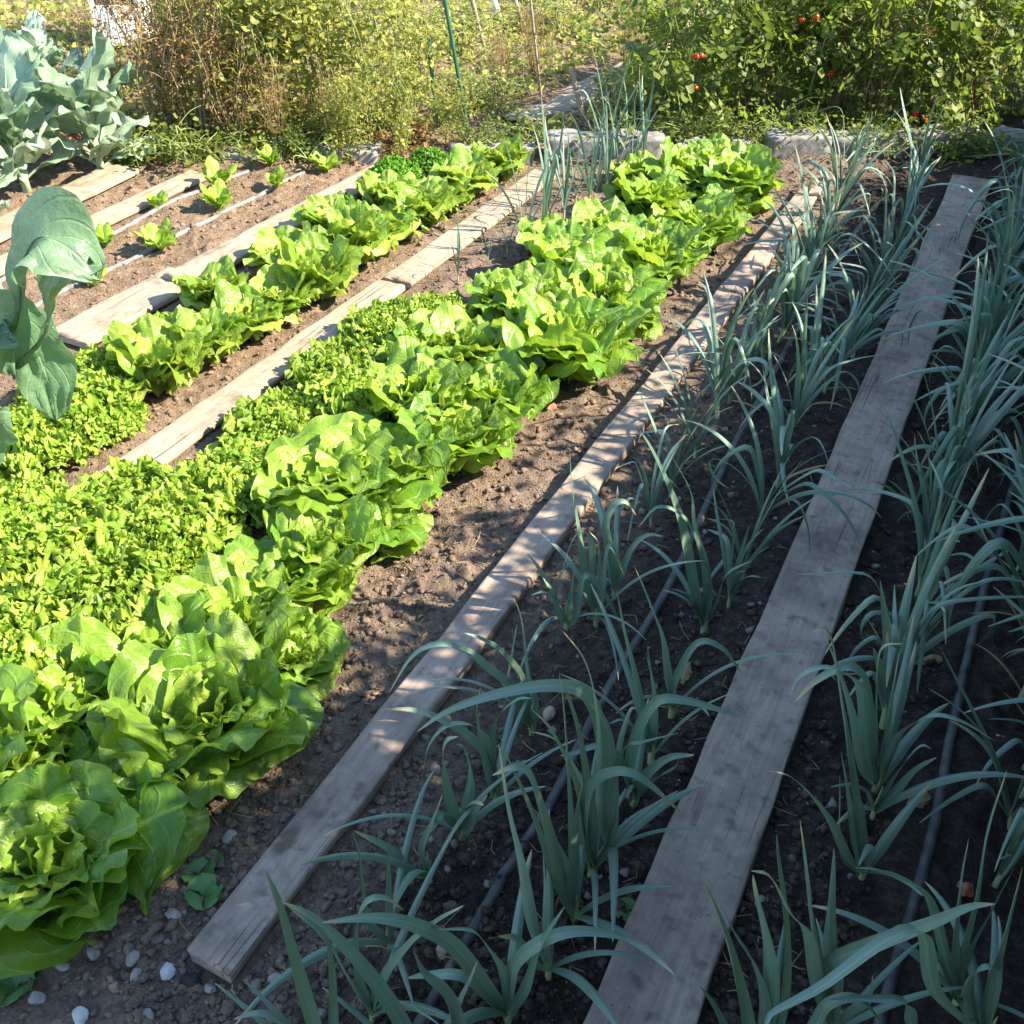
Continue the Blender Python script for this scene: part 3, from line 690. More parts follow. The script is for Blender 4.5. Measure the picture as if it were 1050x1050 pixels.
def make_lettuce(seed, kind='esc', n_out=16, n_in=26, rad=.20):
    R = random.Random(seed); outer, inner = MB(), MB(); ga = 2.39996
    for i in range(n_out):
        q = i / n_out; az = i * ga + R.uniform(-.3, .3)
        th0 = R.uniform(.75, 1.0) * (1 - .45 * q); th1 = (1.55 - .75 * q) + R.uniform(-.45, .35)
        if kind != 'esc': th0, th1 = .5 * (1 - .4 * q) + R.uniform(-.1, .1), (1.15 - .6 * q) + R.uniform(-.25, .35)
        lettuce_leaf(outer, R, az, th0, th1, rad * R.uniform(.85, 1.15), rad * (R.uniform(.85, 1.15) if kind == 'esc' else R.uniform(.65, .85)), .006 + .012 * q, .012, .13, kind, R.uniform(0, .6))
    for i in range(n_in):
        q = i / n_in; az = i * ga + 1. + R.uniform(-.3, .3)
        th0 = .62 * (1 - q) + R.uniform(0, .18); th1 = (1.25 - 1.2 * q) + R.uniform(-.45, .5)
        lettuce_leaf(inner, R, az, th0, th1, rad * (.92 - .42 * q) * R.uniform(.8, 1.1), rad * (.85 - .30 * q) * R.uniform(.8, 1.2), .02 + .02 * q, .008, .165, kind, R.uniform(.4, 1))
    mat = M['lettuce'] if kind == 'esc' else M['romaine']
    return outer.mesh('outer_leaves', mat), inner.mesh('heart', mat)
ESC = [make_lettuce(20 + i) for i in range(7)]
ROM = [make_lettuce(60 + i, 'rom', 15, 20, .20) for i in range(4)]
def put_lettuce(var, px, py, sc, rz, name, label, cat, group):
    q = random.Random(int(px * 7 + py)); t = thing(name, label, cat, onground(px, py), rz, (sc * q.uniform(.94, 1.1), sc * q.uniform(.94, 1.1), sc * q.uniform(.82, 1.12)), group)
    t.rotation_euler = (q.uniform(-.1, .1), q.uniform(-.1, .1), rz)
    link('outer_leaves', var[0], t); link('heart', var[1], t)
GE = 'broad leaved lettuces in the middle bed'
ESCP = [(62, 905, 1.12, 'big broad lettuce in the shade at the lower left corner'),
        (-45, 800, 1.05, 'broad lettuce cut off by the left edge above the front lettuce'),
        (225, 765, 1.10, 'big sunlit lettuce just behind the shaded front lettuce'),
        (90, 745, .92, 'sunlit lettuce left of the second big lettuce'),
        (300, 622, .92, 'lettuce with upright heart and small side head, third along the soil strip'),
        (378, 550, .78, 'small low lettuce at the soil edge beside the third lettuce'),
        (395, 505, 1.05, 'broad lettuce mid row with dark shaded side, left of bare soil'),
        (470, 470, 1.02, 'broad lettuce behind the bare soil with a flat outer leaf'),
        (330, 520, 1.0, 'pale lettuce tucked between the curly endives and mid row lettuces'),
        (585, 385, 1.12, 'wide frilly lettuce just behind the small red leaf'),
        (495, 385, .95, 'frilly lettuce left of the wide one, beside endives'),
        (530, 330, .92, 'frilly lettuce below the young leeks on the bed\'s left side'),
        (620, 320, 1.02, 'frilly lettuce on the soil edge, behind the wide frilly one'),
        (585, 290, .95, 'frilly lettuce right beside the last young leeks'),
        (670, 285, .98, 'frilly lettuce against the soil strip, fourth from the far end'),
        (620, 255, .9, 'far frilly lettuce right of the tallest young leeks'),
        (715, 245, .98, 'far frilly lettuce with a low leaf, third from the far end'),
        (665, 222, .9, 'far frilly lettuce left of the row\'s second last head'),
        (755, 205, .92, 'last lettuce but one, leaning over the soil strip'),
        (705, 195, .88, 'far lettuce in front of the concrete kerb, row\'s left side'),
        (738, 183, .85, 'rearmost lettuce close to the concrete kerb'),
        (160, 700, .9, 'pale lettuce between the second big lettuce and the endives'),
        (250, 668, .8, 'lettuce wedged between the second and third along the soil strip'),
        (510, 432, .8, 'small lettuce behind the flat outer leaf, by the red leaf'),
        (430, 432, .95, 'lettuce between mid row head and the wide frilly one, endive side'),
        (545, 352, .85, 'lettuce filling the row just behind the wide frilly one'),
        (690, 262, .8, 'small far lettuce on the soil edge among the frilly heads'),
        (30, 800, .85, 'pale lettuce rising behind the front one at the left'),
        (150, 820, .7, 'smaller lettuce squeezed between the front two big heads'),
        (300, 690, .62, 'small lettuce low on the soil strip behind the second big head'),
        (330, 585, .75, 'smaller lettuce behind the third head, on the bed\'s inside'),
        (425, 490, .78, 'smaller lettuce between the two mid row heads'),
        (455, 380, .75, 'smaller lettuce at the edge of the rearmost endives'),
        (640, 340, .66, 'low lettuce on the soil edge beside the frilly heads'),
        (570, 262, .75, 'smaller lettuce touching the young leeks at the far bed'),
        (740, 228, .62, 'low lettuce at the soil strip below the last but one'),
        (655, 190, .72, 'smaller far lettuce beside the tallest young leeks')]
for i, (px, py, sc, lab) in enumerate(ESCP):
    put_lettuce(ESC[i % 7], px, py, sc, i * 1.9, 'lettuce', lab, 'lettuce', GE)
ROMP = [(168, 395, 1.0, 'nearest upright lettuce in the left row, by the kale leaf'),
        (255, 345, .9, 'upright lettuce behind the nearest one in the left row'),
        (222, 320, .72, 'smaller upright lettuce nearest the sunlit board'),
        (325, 302, .92, 'third upright lettuce of the left row, over its shadow'),
        (300, 278, .8, 'upright lettuce leaning on the bright board, left row'),
        (365, 268, .92, 'fourth upright lettuce of the left row beside the pale board'),
        (340, 248, .78, 'upright lettuce between third and fifth, on the board side'),
        (432, 232, .95, 'round upright lettuce just in front of the far pair'),
        (398, 216, .8, 'upright lettuce below the curly parsley'),
        (480, 198, .9, 'far upright lettuce with one bright bent leaf'),
        (512, 183, .8, 'last upright lettuce before the kerb, left row'),
        (212, 372, .72, 'smaller upright lettuce beside the nearest one in the left row'),
        (290, 322, .75, 'smaller upright lettuce before the third one, left row'),
        (398, 250, .75, 'smaller upright lettuce after the fourth one, left row'),
        (130, 412, .62, 'small upright lettuce nearest the endives, left row'),
        (455, 215, .72, 'smaller upright lettuce before the far pair, left row')]
for i, (px, py, sc, lab) in enumerate(ROMP):
    put_lettuce(ROM[i % 4], px, py, sc, i * 2.3, 'upright_lettuce', lab, 'lettuce', 'upright lettuces in the left row')

def make_frisee(seed, n=2300, rad=.155, hgt=.105, size=.0086, mat='endive'):
    rng = np.random.default_rng(seed); mb, st = MB(), MB()
    for i in range(34):
        az = rng.uniform(0, 2 * PI); th0 = rng.uniform(.2, 1.2)
        C, s = planar_curve(np.array([0, 0, .005]), az, lambda s: th0 + .4 * s, rad * rng.uniform(.7, 1.0), 8)
        S = np.tile(np.array([-math.sin(az), math.cos(az), 0]), (8, 1))
        blade(st, C, S, np.linspace(.006, .003, 8), 3, .3)
    if mat == 'endive':
        for i in range(64):                                     # narrow leaves with a tightly frilled margin
            q = i / 64; az = i * 2.39996 + rng.uniform(-.3, .3); th0 = rng.uniform(.7, 1.2) * (1 - .85 * q); th1 = th0 + rng.uniform(.3, 1.0) * (1 - .3 * q)
            L = rad * rng.uniform(.8, 1.1) * (1 - .30 * q); nv, nu = 30, 13
            C, s = planar_curve(np.array([.01 * math.cos(az), .01 * math.sin(az), .008]), az, lambda s: th0 + (th1 - th0) * s, L, nv)
            n_ = np.array([-math.sin(az), math.cos(az), 0]); t = np.gradient(C, axis=0); t /= np.linalg.norm(t, axis=1)[:, None]
            N = np.cross(np.tile(n_, (nv, 1)), t); u = np.linspace(-1, 1, nu)[None]; v = s[:, None]
            p = rng.uniform(0, 6.3, 4); e = np.maximum(np.abs(u) ** 1.4, smooth(.75, 1., v)); sg = np.where(u < 0, 2.1, 0)
            w = .030 * (.25 + .75 * smooth(.05, .5, v)) * (1 - .35 * smooth(.75, 1., v)) * (1 + .30 * np.sin(21 * v + p[0] + sg) * e + .18 * np.sin(47 * v + p[1] + sg) * e)
            off = e * smooth(.1, .35, v) * (.012 * np.sin(33 * v + p[2] + sg + 2 * u) + .007 * np.sin(71 * v + p[3] + sg) + .006 * np.sin(9 * u + p[1]))
            mb.grid(C[:, None] + n_ * (w * u)[..., None] + N[:, None] * off[..., None] + t[:, None] * (.010 * e * np.sin(39 * v + p[0] + sg))[..., None], rng.random())
        n = 900
    for i in range(n):
        a = rng.uniform(0, 2 * PI); q = rng.random() ** .5
        el = (1 - q ** 1.5)
        rr = rad * q * rng.uniform(.85, 1.08); zz = hgt * (el ** .5) * (rng.uniform(.55, 1.0) + .38 * (vnoise(np.array(rr * math.cos(a) * 22 + seed * 7.3), np.array(rr * math.sin(a) * 22 + seed)) - .35)) + .012 + rng.uniform(0, .012)
        c = np.array([rr * math.cos(a), rr * math.sin(a), zz])
        nrm = np.array([math.cos(a) * q * 1.0, math.sin(a) * q * 1.0, .6]) + rng.normal(0, .75, 3); nrm /= np.linalg.norm(nrm)
        t = np.cross(nrm, rng.normal(size=3)); t /= np.linalg.norm(t); b = np.cross(nrm, t)
        sz = size * rng.uniform(.6, 1.35)
        u, v = np.meshgrid(np.linspace(-1, 1, 7), np.linspace(0, 1, 4))
        fan = u * (.45 + .55 * np.sqrt(v)); v = v * (1 - .42 * u * u)
        ph = rng.uniform(0, 6)
        h = .75 * v * np.sin(u * 4.5 + ph) + .45 * v * np.sin(u * 8 + ph * 2) + 1.0 * v * v * rng.uniform(-.6, 1)
        edge = 1 + .10 * (v > .8) * np.sin(u * 14 + ph)
        P = c + sz * (fan[..., None] * b + ((v - .5) * 1.4 * edge)[..., None] * t + h[..., None] * nrm)
        mb.grid(P, rng.random())
    return mb.mesh('frilly_leaves', M[mat]), st.mesh('stalks', M[mat])
FRI = [make_frisee(200 + i) for i in range(5)]
PAR = [make_frisee(250 + i, 1500, .13, .12, .0080, 'parsley') for i in range(2)]
FRP = [(25, 690, 1.25, 'curly endive behind the sunlit lettuce at the left edge'),
       (120, 640, 1.15, 'curly endive at the centre of the endive patch\'s near side'),
       (-20, 610, 1.2, 'curly endive at the left edge below the kale'),
       (70, 580, 1.15, 'curly endive in the patch, second back from the left edge'),
       (175, 570, 1.1, 'curly endive left of the third lettuce'),
       (25, 548, .95, 'curly endive nearest the bare soil below the kale leaf'),
       (140, 534, 1.05, 'curly endive just below the near end of the pale board'),
       (240, 516, 1.05, 'curly endive right beside the pale board\'s near end'),
       (275, 480, .95, 'curly endive left of the pale tucked lettuce'),
       (288, 448, 1.0, 'curly endive shading the pale board'),
       (362, 430, 1.0, 'curly endive mid patch, left of the frilly lettuces'),
       (348, 394, .95, 'curly endive beside the pale board\'s middle'),
       (425, 388, .95, 'curly endive against the left frilly lettuce'),
       (398, 354, .92, 'last curly endive but one beside the pale board'),
       (446, 346, .9, 'rearmost curly endive, in front of the young leeks')]
for i, (px, py, sc, lab) in enumerate(FRP):
    t = thing('curly_endive', lab, 'endive', onground(px, py), i * 1.3, sc, 'curly endives in the middle bed')
    link('frilly_leaves', FRI[i % 5][0], t); link('stalks', FRI[i % 5][1], t)
FRL = [(115, 400, .85, 'small curly endive between kale leaf and upright lettuce'), (85, 445, 1.05, 'curly endive under the hanging kale leaf'),
       (30, 472, 1.0, 'curly endive at the left edge under the kale plant'), (112, 440, .7, 'little curly endive right of the hanging kale leaf'),
       (185, 350, .6, 'curly endive on the edge of the sunlit board'), (60, 410, .7, 'curly endive half hidden behind the kale leaf')]
for i, (px, py, sc, lab) in enumerate(FRL):
    t = thing('curly_endive', lab, 'endive', onground(px, py), i * 1.7, sc, 'curly endives in the left row')
    link('frilly_leaves', FRI[(i + 2) % 5][0], t); link('stalks', FRI[(i + 2) % 5][1], t)
for i, (px, py, sc, lab) in enumerate([(405, 196, .95, 'dark green curly parsley clump at the far end of the left row'), (352, 222, .6, 'small curly parsley tuft beside the bright board'), (440, 172, .7, 'parsley tuft close to the kerb behind the lettuces')]):
    t = thing('curly_parsley', lab, 'parsley', onground(px, py), i, sc, 'curly parsley in the left row')
    link('frilly_leaves', PAR[i % 2][0], t); link('stalks', PAR[i % 2][1], t)

# ------------------------------------------------------------------ small leaf clouds
LT_V = np.array([[0, 0, 0], [.35, -.42, .10], [.35, 0, 0], [.35, .42, .10], [.75, -.30, .06], [.75, 0, -.04], [.75, .30, .06], [1, 0, -.12]])
LT_Q = np.array([[0, 1, 2, 2], [0, 2, 3, 3], [1, 4, 5, 2], [2, 5, 6, 3], [4, 7, 5, 5], [5, 7, 6, 6]])
def _leaflet(x, y, a, l, w=.85):
    q = LT_V * np.array([l, l * w, l]); c, s_ = math.cos(a), math.sin(a)
    return np.stack([x + q[:, 0] * c - q[:, 1] * s_, y + q[:, 0] * s_ + q[:, 1] * c, q[:, 2] - .15 * (x + q[:, 0]) ** 2], -1)
_parts = [_leaflet(.62, 0, 0, .42), _leaflet(.52, .02, 1.0, .34), _leaflet(.52, -.02, -1.0, .34), _leaflet(.28, .02, 1.15, .28), _leaflet(.28, -.02, -1.15, .28)]
_rach = np.array([[0, -.012, 0], [0, .012, 0], [.65, .010, -.05], [.65, -.010, -.05]])
CT_V = np.concatenate(_parts + [_rach]); CT_Q = np.concatenate([LT_Q + 8 * i for i in range(5)] + [np.array([[40, 41, 42, 43]])])
def leaf_cloud(P, dirs, size, rng, width=1.0, droop=.5, curl=0., tv=None):
    """a leaf at every point, growing along dirs"""
    n = len(P)
    d = dirs + rng.normal(0, .45, (n, 3)); d[:, 2] -= droop * rng.random(n); d /= np.linalg.norm(d, axis=1)[:, None] + 1e-9
    sd = np.cross(d, rng.normal(0, .6, (n, 3)) + np.array([0, 0, 1.])); sd /= np.linalg.norm(sd, axis=1)[:, None] + 1e-9
    nr = np.cross(sd, d)
    L = (LT_V if tv is None else tv)[None].repeat(n, 0).copy()
    L[..., 2] += (curl * rng.uniform(-1, 1.5, (n, 1))) * L[..., 0] ** 2
    V = P[:, None] + size[:, None, None] * (L[..., :1] * d[:, None] + L[..., 1:2] * width * sd[:, None] + L[..., 2:] * nr[:, None])
    return V
def add_cloud(mb, V, rng):
    n, k = V.shape[:2]; comp = k > 8
    Q = ((CT_Q if comp else LT_Q)[None] + (np.arange(n) * k)[:, None, None]).reshape(-1, 4)
    tv = CT_V if comp else LT_V; UV = np.tile(np.stack([tv[:, 1] + .5, tv[:, 0]], -1), (n, 1))
    mb.add(V.reshape(-1, 3), Q, UV, np.repeat(rng.random(n), k))
def quadfix(me): pass

def vine(seed, hgt, rad, nstem, nleaf, lsize, mat, smat, curl=.3, width=1., droop=.6, stemr=.004, lo=.03, bunch=6, comp=False):
    """stems that wander upwards and hold sprays of small leaves"""
    rng = np.random.default_rng(seed); st, lf = MB(), MB(); pts, dr = [], []
    for i in range(nstem):
        a = rng.uniform(0, 2 * PI); r0 = rad * .35 * rng.random(); b = np.array([r0 * math.cos(a), r0 * math.sin(a), -.02])
        tip = np.array([rad * rng.normal(0, .5), rad * rng.normal(0, .5), hgt * rng.uniform(.7, 1.05)])
        mid = (b + tip) / 2 + rng.normal(0, rad * .25, 3)
        m2 = (mid + tip) / 2 + rng.normal(0, rad * .15, 3)
        C = catmull([b, mid, m2, tip], 16)
        st.tube(C, np.linspace(stemr, stemr * .4, 16), 5)
        for j in range(int(rng.integers(4, 8))):
            q = rng.uniform(.15, .95); p = C[int(q * 15)]
            a2 = rng.uniform(0, 2 * PI); ln = rad * rng.uniform(.25, .75)
            e = p + np.array([ln * math.cos(a2), ln * math.sin(a2), ln * rng.uniform(-.5, .6)])
            e[2] = max(e[2], .02)
            c2 = catmull([p, (p + e) / 2 + np.array([0, 0, ln * .12]), e], 8)
            st.tube(c2, np.linspace(stemr * .5, stemr * .2, 8), 4)
            for qq in np.linspace(.3, 1, bunch):
                pts.append(c2[int(qq * 7)]); dr.append((e - p) / ln)
    pts, dr = np.array(pts), np.array(dr)
    ix = rng.integers(0, len(pts), nleaf)
    P = pts[ix] + rng.normal(0, lsize * .9, (nleaf, 3)); P[:, 2] = np.maximum(P[:, 2], lo)
    add_cloud(lf, leaf_cloud(P, dr[ix] + rng.normal(0, .4, (nleaf, 3)), lsize * rng.uniform(.5, 1.4, nleaf), rng, width, droop, curl, CT_V if comp else None), rng)
    return st.mesh('stems', M[smat], True), lf.mesh('foliage', M[mat], True)

VG = [vine(400 + i, .85, .26, 11, 1350, .034 + .004 * (i % 3), 'vine_green', 'green_stalk', .4, 1., .6) for i in range(4)]
VB = [vine(420 + i, .85, .20, 20, 1500, .024, 'vine_brown', 'stalk', .9, .42, 1.9) for i in range(4)]
VT = [vine(440 + i, .85, .28, 10, 330 + 60 * (i % 3), .125 - .015 * (i % 3), 'tomato_leaf', 'stalk' if i % 2 else 'green_stalk', .6, 1., 1.1, comp=True) for i in range(4)]
VW = [vine(460 + i, .16, .20, 11, 420, .024, 'weed', 'green_stalk', .3, .8, .3) for i in range(4)]
VL = [vine(480 + i, .10, .20, 8, 380, .026, 'tomato_leaf', 'green_stalk', .3, .9, .2) for i in range(3)]
def put_vine(var, px, py, sc, rz, name, label, cat, group):
    t = thing(name, label, cat, onground(px, py), rz, sc, group)
    link('stems', var[0], t); link('foliage', var[1], t); return t
GB, GV = 'dried brown vines at the back', 'yellowing vines at the back'
for i, (px, py, sc, lab) in enumerate([(112, 122, .62, 'dried brown vine right behind the pale brassica leaves'), (172, 140, .85, 'dried brown vine with rusty hanging leaves, second from left'),
        (212, 144, .9, 'dried brown vine at the middle of the brown thicket'), (248, 150, .62, 'dried brown vine mixed with green leaves left of the stakes'),
        (288, 154, .48, 'short dried vine with straw stems over the shaded kerb'), (345, 152, .42, 'low dried vine with straw coloured stems above the kerb'), (185, 112, 1.0, 'dark dried vine right of the white box'),
        (512, 96, .36, 'low dried vine right of the tall green stake'), (548, 78, .4, 'low dried vine left of the path, half way back'), (645, 62, .5, 'dried vine on the path\'s right side'), (585, 22, .5, 'dried vine far back left of the path')]):
    put_vine(VB[i % 4], px, py, sc, i * 1.1, 'dried_vine', lab, 'vine', GB)
for i, (px, py, sc, lab) in enumerate([(205, 124, .95, 'yellow green vine above the brown thicket, leftmost'), (240, 132, 1.0, 'yellow green vine with a curling tendril above the brown thicket'),
        (285, 138, 1.0, 'yellow green vine left of the wooden stake'), (335, 136, 1.0, 'yellow green bushy vine in front of the wooden stake'),
        (382, 140, .9, 'yellow green vine touching the short green stake'), (418, 128, .62, 'pale yellow vine between the two green stakes'),
        (330, 85, 1.1, 'yellow vine behind the wooden stake'), (245, 85, 1.1, 'tall yellow vine at the top behind the thicket'), (412, 156, .5, 'low yellow vine spilling over the kerb by the parsley'),
        (352, 166, .42, 'small yellow green vine hanging over the shaded kerb block'), (466, 152, .34, 'small vine at the foot of the tall green stake')]):
    put_vine(VG[i % 4], px, py, sc, i * 1.7, 'yellowing_vine', lab, 'vine', GV)
weeds = [(470, 105), (500, 112), (470, 60), (515, 72), (665, 92), (655, 116), (480, 25), (530, 30), (575, 36), (715, 58), (640, 6), (740, 20), (430, 30), (545, 3), (600, 4), (470, -8)]
wl = ['below the tall green stake', 'right of the tall green stake', 'between stakes, half way back', 'half way back, left of the path', 'right of the path by the tomatoes', 'just right of the grey post', 'behind the tall stake, far back', 'far back at the centre', 'left of the path, far back', 'behind the lowest tomato fruit', 'at the top beside the path end', 'at the top behind the tomato fruit', 'far back between the stakes', 'at the top centre edge', 'at the top, left of the path', 'at the top edge behind the tall stake']
for i, (px, py) in enumerate(weeds):
    put_vine(VW[i % 4], px, py, .8 + .25 * (i % 3), i * 2.1, 'weed_clump', 'yellow green weed clump ' + wl[i], 'weeds', 'weed clumps behind the kerb')
for i, (px, py) in enumerate([(505, 150), (545, 148), (690, 145), (730, 150), (770, 152), (820, 150), (870, 152), (920, 158), (970, 160), (1010, 160), (165, 158), (200, 162), (240, 160), (300, 160), (335, 158), (140, 160)]):
    lab = ['by the last upright lettuce', 'left of the white kerb block', 'in the gap of the kerb', 'behind the rearmost lettuce', 'at the left end of the right kerb', 'behind the narrow plank end', 'behind the far leeks', 'left of the wide plank end', 'at the wide plank end', 'right of the wide plank end',
           'beside the wide bleached board', 'behind the seedlings', 'under the brown thicket', 'under the dried vine by the drip lines', 'at the far end of the drip line', 'at the end of the wide bleached board'][i]
    put_vine(VL[i % 3], px, py, .8 + .2 * (i % 3), i * 1.3, 'ground_weed', 'low dark green weed ' + lab, 'weeds', 'low weeds along the kerb')

# tomato plants with fruit
sph = bmesh.new(); bmesh.ops.create_uvsphere(sph, u_segments=16, v_segments=10, radius=1.)
for v in sph.verts:
    a = math.atan2(v.co.y, v.co.x); v.co.z *= .85; v.co.xy *= 1 + .03 * math.cos(5 * a)
TOM = bpy.data.meshes.new('tomato'); sph.to_mesh(TOM); sph.free(); TOM.materials.append(M['tomato'])
for p in TOM.polygons: p.use_smooth = True
cb = MB()
for i in range(5):
    a = i * 2 * PI / 5
    C = np.array([[0, 0, .86], [.35 * math.cos(a), .35 * math.sin(a), .92], [.7 * math.cos(a), .7 * math.sin(a), .82]])
    blade(cb, C, np.tile(np.array([-math.sin(a), math.cos(a), 0]), (3, 1)), np.array([.14, .12, .01]), 3, .1)
CALYX = cb.mesh('calyx', M['green_stalk'])
tom = [(700, 132, .95, 'tomato plant with two red fruits left of the kerb gap', [(588, 208, 170), ], [(719, 57), (714, 58), (713, 90)]),
       (760, 120, .95, 'tomato plant at the middle of the right hand thicket, dark leaved', [], []),
       (815, 122, 1.05, 'tomato plant with red fruits near the top edge, dark broad leaves', [], [(822, 20), (836, 17)]),
       (868, 118, 1.0, 'tomato plant with withered brown middle behind the narrow plank', [], [(851, 76)]),
       (925, 118, 1.0, 'tomato plant behind the far leeks with orange fruit low down', [], [(948, 122), (938, 116)]),
       (985, 125, 1.05, 'tomato plant behind the wide plank with a red fruit low', [], [(1020, 136), (1005, 30)]),
       (1045, 120, 1.1, 'tomato plant at the right edge of the photo', [], []),
       (680, 90, .8, 'smaller tomato plant set back beside the path', [], []),
       (900, 70, 1.0, 'tomato plant behind the others, sunlit from the side', [], []),
       (1000, 70, 1.0, 'tomato plant in the second row near the right edge', [], []),
       (800, 75, .9, 'tomato plant in the second row behind the red fruits', [], [])]
for i, (px, py, sc, lab, _, fr) in enumerate(tom):
    t = put_vine((VG if i in (8, 9, 10) else VT)[i % 4], px, py, sc, 0., 'tomato_plant', lab, 'tomato plant', 'tomato plants at the back right')
    b = onground(px, py)
    for k, (fx, fy) in enumerate(fr):
        d = ray(fx, fy); o_ = np.array([0, 0, CAMZ]); kk = (b[1] - .16 - (0)) / d[1]
        p = (o_ + d * kk - b) / sc
        f = link('tomato', TOM, t, p, k * 1.1, .014 + .003 * (k % 2))
        link('calyx', CALYX, f)
for i, (px, py, v) in enumerate([(848, 122, 0), (900, 124, 1), (965, 122, 2), (770, 112, 3)]):
    put_vine(VB[v], px, py, .72, i, 'dried_vine', ['withered vine between tomato plants behind the narrow plank', 'withered vine behind the far leeks', 'withered vine among tomatoes behind the wide plank', 'withered vine among the middle tomato plants'][i], 'vine', GB)

# ------------------------------------------------------------------ brassicas
def big_leaf(mb, R, C, side, w, ruf=.12, nu=13, fold=.25, petiole=.0, r=None):
    blade(mb, C, side, w, nu, fold, ruf, R.uniform(2., 3.5), R.uniform(0, 10), r, 0, .02)
def kale_w(s, W, pet=.22):
    w = smooth(pet, pet + .30, s) * np.clip(1 - np.clip((s - .62) / .38, 0, 1) ** 2.2, 0, 1) ** .6
    return w * W / 2 + .004
def brassica(seed, n, hgt, L, W, mat):
    R = random.Random(seed); st = MB(); leaves = []
    st.tube(np.array([[0, 0, -.02], [.005, 0, hgt * .3], [0, .01, hgt * .6], [.01, 0, hgt * .8]]), [.016, .014, .012, .007], 9, .5)
    for i in range(n):
        q = i / n; az = i * 2.39996 + R.uniform(-.3, .3); z = hgt * (.06 + .70 * q)
        t0 = R.uniform(.6, 1.1) * (1 - .7 * q); t1 = R.uniform(1.2, 2.1) * (1 - .5 * q)
        ll = L * R.uniform(.75, 1.1)
        C, s = planar_curve(np.array([0, 0, z]), az, lambda s: t0 + (t1 - t0) * s ** 1.5, ll, 22)
        mb = MB(); n_ = np.array([-math.sin(az), math.cos(az), R.uniform(-.3, .3)])
        big_leaf(mb, R, C, np.tile(n_, (22, 1)), kale_w(s, W * R.uniform(.7, 1.2)), .20)
        mb.tube(C[:16], np.linspace(.006, .002, 16), 6, .9)
        leaves.append(mb.mesh('leaf', M[mat]))
    return st.mesh('stalk', M['brass_stem']), leaves
BR = [brassica(500 + i, 19, .32, .32, .16, 'brass_pale') for i in range(2)]
for i, (px, py, sc, v, lab) in enumerate([(104, 176, 1.0, 0, 'pale blue green brassica plant at the end of the bleached board'),
                                          (28, 195, 1.05, 1, 'pale brassica plant with long arching leaves at the left edge'),
                                          (-25, 232, .8, 0, 'pale brassica plant half outside the left edge'),
                                          (45, 132, .95, 1, 'pale brassica plant behind the first two, at the upper left')]):
    t = thing('brassica_plant', lab, 'brassica', onground(px, py), i * 1.4 + .6, sc, 'pale brassica plants at the upper left')
    link('stalk', BR[v][0], t)
    for m_ in BR[v][1]: link('leaf', m_, t)
BD = brassica(520, 10, .34, .34, .17, 'brass')
for i, (px, py, sc, v, lab) in enumerate([(835, 106, 1.15, BD, 'dark broad leaved plant standing among the tomatoes under the red fruit'), (678, 84, .8, BD, 'dark broad leaved plant at the end of the far path'),
                                          (955, 78, 1.2, BR[0], 'sunlit pale broad leaved plant behind the right tomatoes'), (900, 50, 1.1, BR[1], 'pale broad leaved plant at the top behind the tomatoes'), (1010, 60, 1.1, BR[0], 'pale broad leaved plant at the top right corner')]):
    t = thing('broad_leaved_plant', lab, 'plant', onground(px, py), i * 2.1, sc, 'broad leaved plants among the tomatoes')
    link('stalk', v[0], t)
    for m_ in v[1]: link('leaf', m_, t)
R = random.Random(91); mb = MB()
for i in range(14):
    az = i * 2.4; t0 = R.uniform(.05, .35); C, s = planar_curve(np.array([0, 0, 0]), az, lambda s: t0 + R.random() * .01 + .5 * s, R.uniform(.2, .3), 14)
    blade(mb, C, np.tile(np.array([-math.sin(az), math.cos(az), .2]), (14, 1)), kale_w(s, .055, .15), 7, .3, .12, 2.5, i, None, 0, .006)
tag(link('chard_plant', mb.mesh('chard_plant', M['seedling']), None, onground(826, 116)), 'bright yellow green upright leaves glowing low among the tomato plants', 'chard')
# the kale leaning in from the left: leaves traced in their own upright planes through the plant's foot
kb = onground(-40, 500)
kt = thing('kale_plant', 'large dark kale leaning in from the left edge with one hanging leaf', 'kale', kb)
st = MB(); st.tube(np.array([[0, 0, -.02], [.02, -.01, .15], [.05, 0, .28], [.07, 0, .36]]), [.017, .016, .013, .009], 10, .5)
link('stalk', st.mesh('stalk', M['brass_stem']), kt)
R = random.Random(4)
def kale_leaf(pl, W, a, lean, off, pet=.18, tw=(.6, .6), fold=.2, ruf=.1):
    nrm = np.array([math.sin(a), -math.cos(a), -math.tan(lean)]); b = kb + np.array([0, off, 0])
    pts = []
    for px, py in pl:
        d = ray(px, py); o = np.array([0, 0, CAMZ]); kk = (nrm @ (b - o)) / (nrm @ d); pts.append(o + d * kk - kb)
    C = catmull(pts, 30); s = np.linspace(0, 1, 30)
    t = np.gradient(C, axis=0); t /= np.linalg.norm(t, axis=1)[:, None]
    n_ = nrm / np.linalg.norm(nrm); q = tw[0] + (tw[1] - tw[0]) * s
    S = n_ * np.cos(q)[:, None] + np.cross(t, n_) * np.sin(q)[:, None]
    mb = MB(); big_leaf(mb, R, C, S, kale_w(s, W, pet), ruf, 15, fold)
    mb.tube(C[:22] , np.linspace(.006, .002, 22), 6, .9)
    link('leaf', mb.mesh('leaf', M['brass']), kt)
kale_leaf([(-15, 400), (10, 360), (22, 325), (32, 345), (48, 385), (58, 430)], .125, .1, .1, 0., .30, (1.25, 1.35), .25)
kale_leaf([(0, 370), (18, 320), (22, 275), (40, 243), (70, 255), (100, 288)], .16, -.2, .1, .02, .30, (1.0, .35), .3, .16)
kale_leaf([(10, 380), (45, 345), (55, 300), (70, 285), (100, 272)], .11, -.3, .05, .05, .35, (.9, .5), .4, .16)
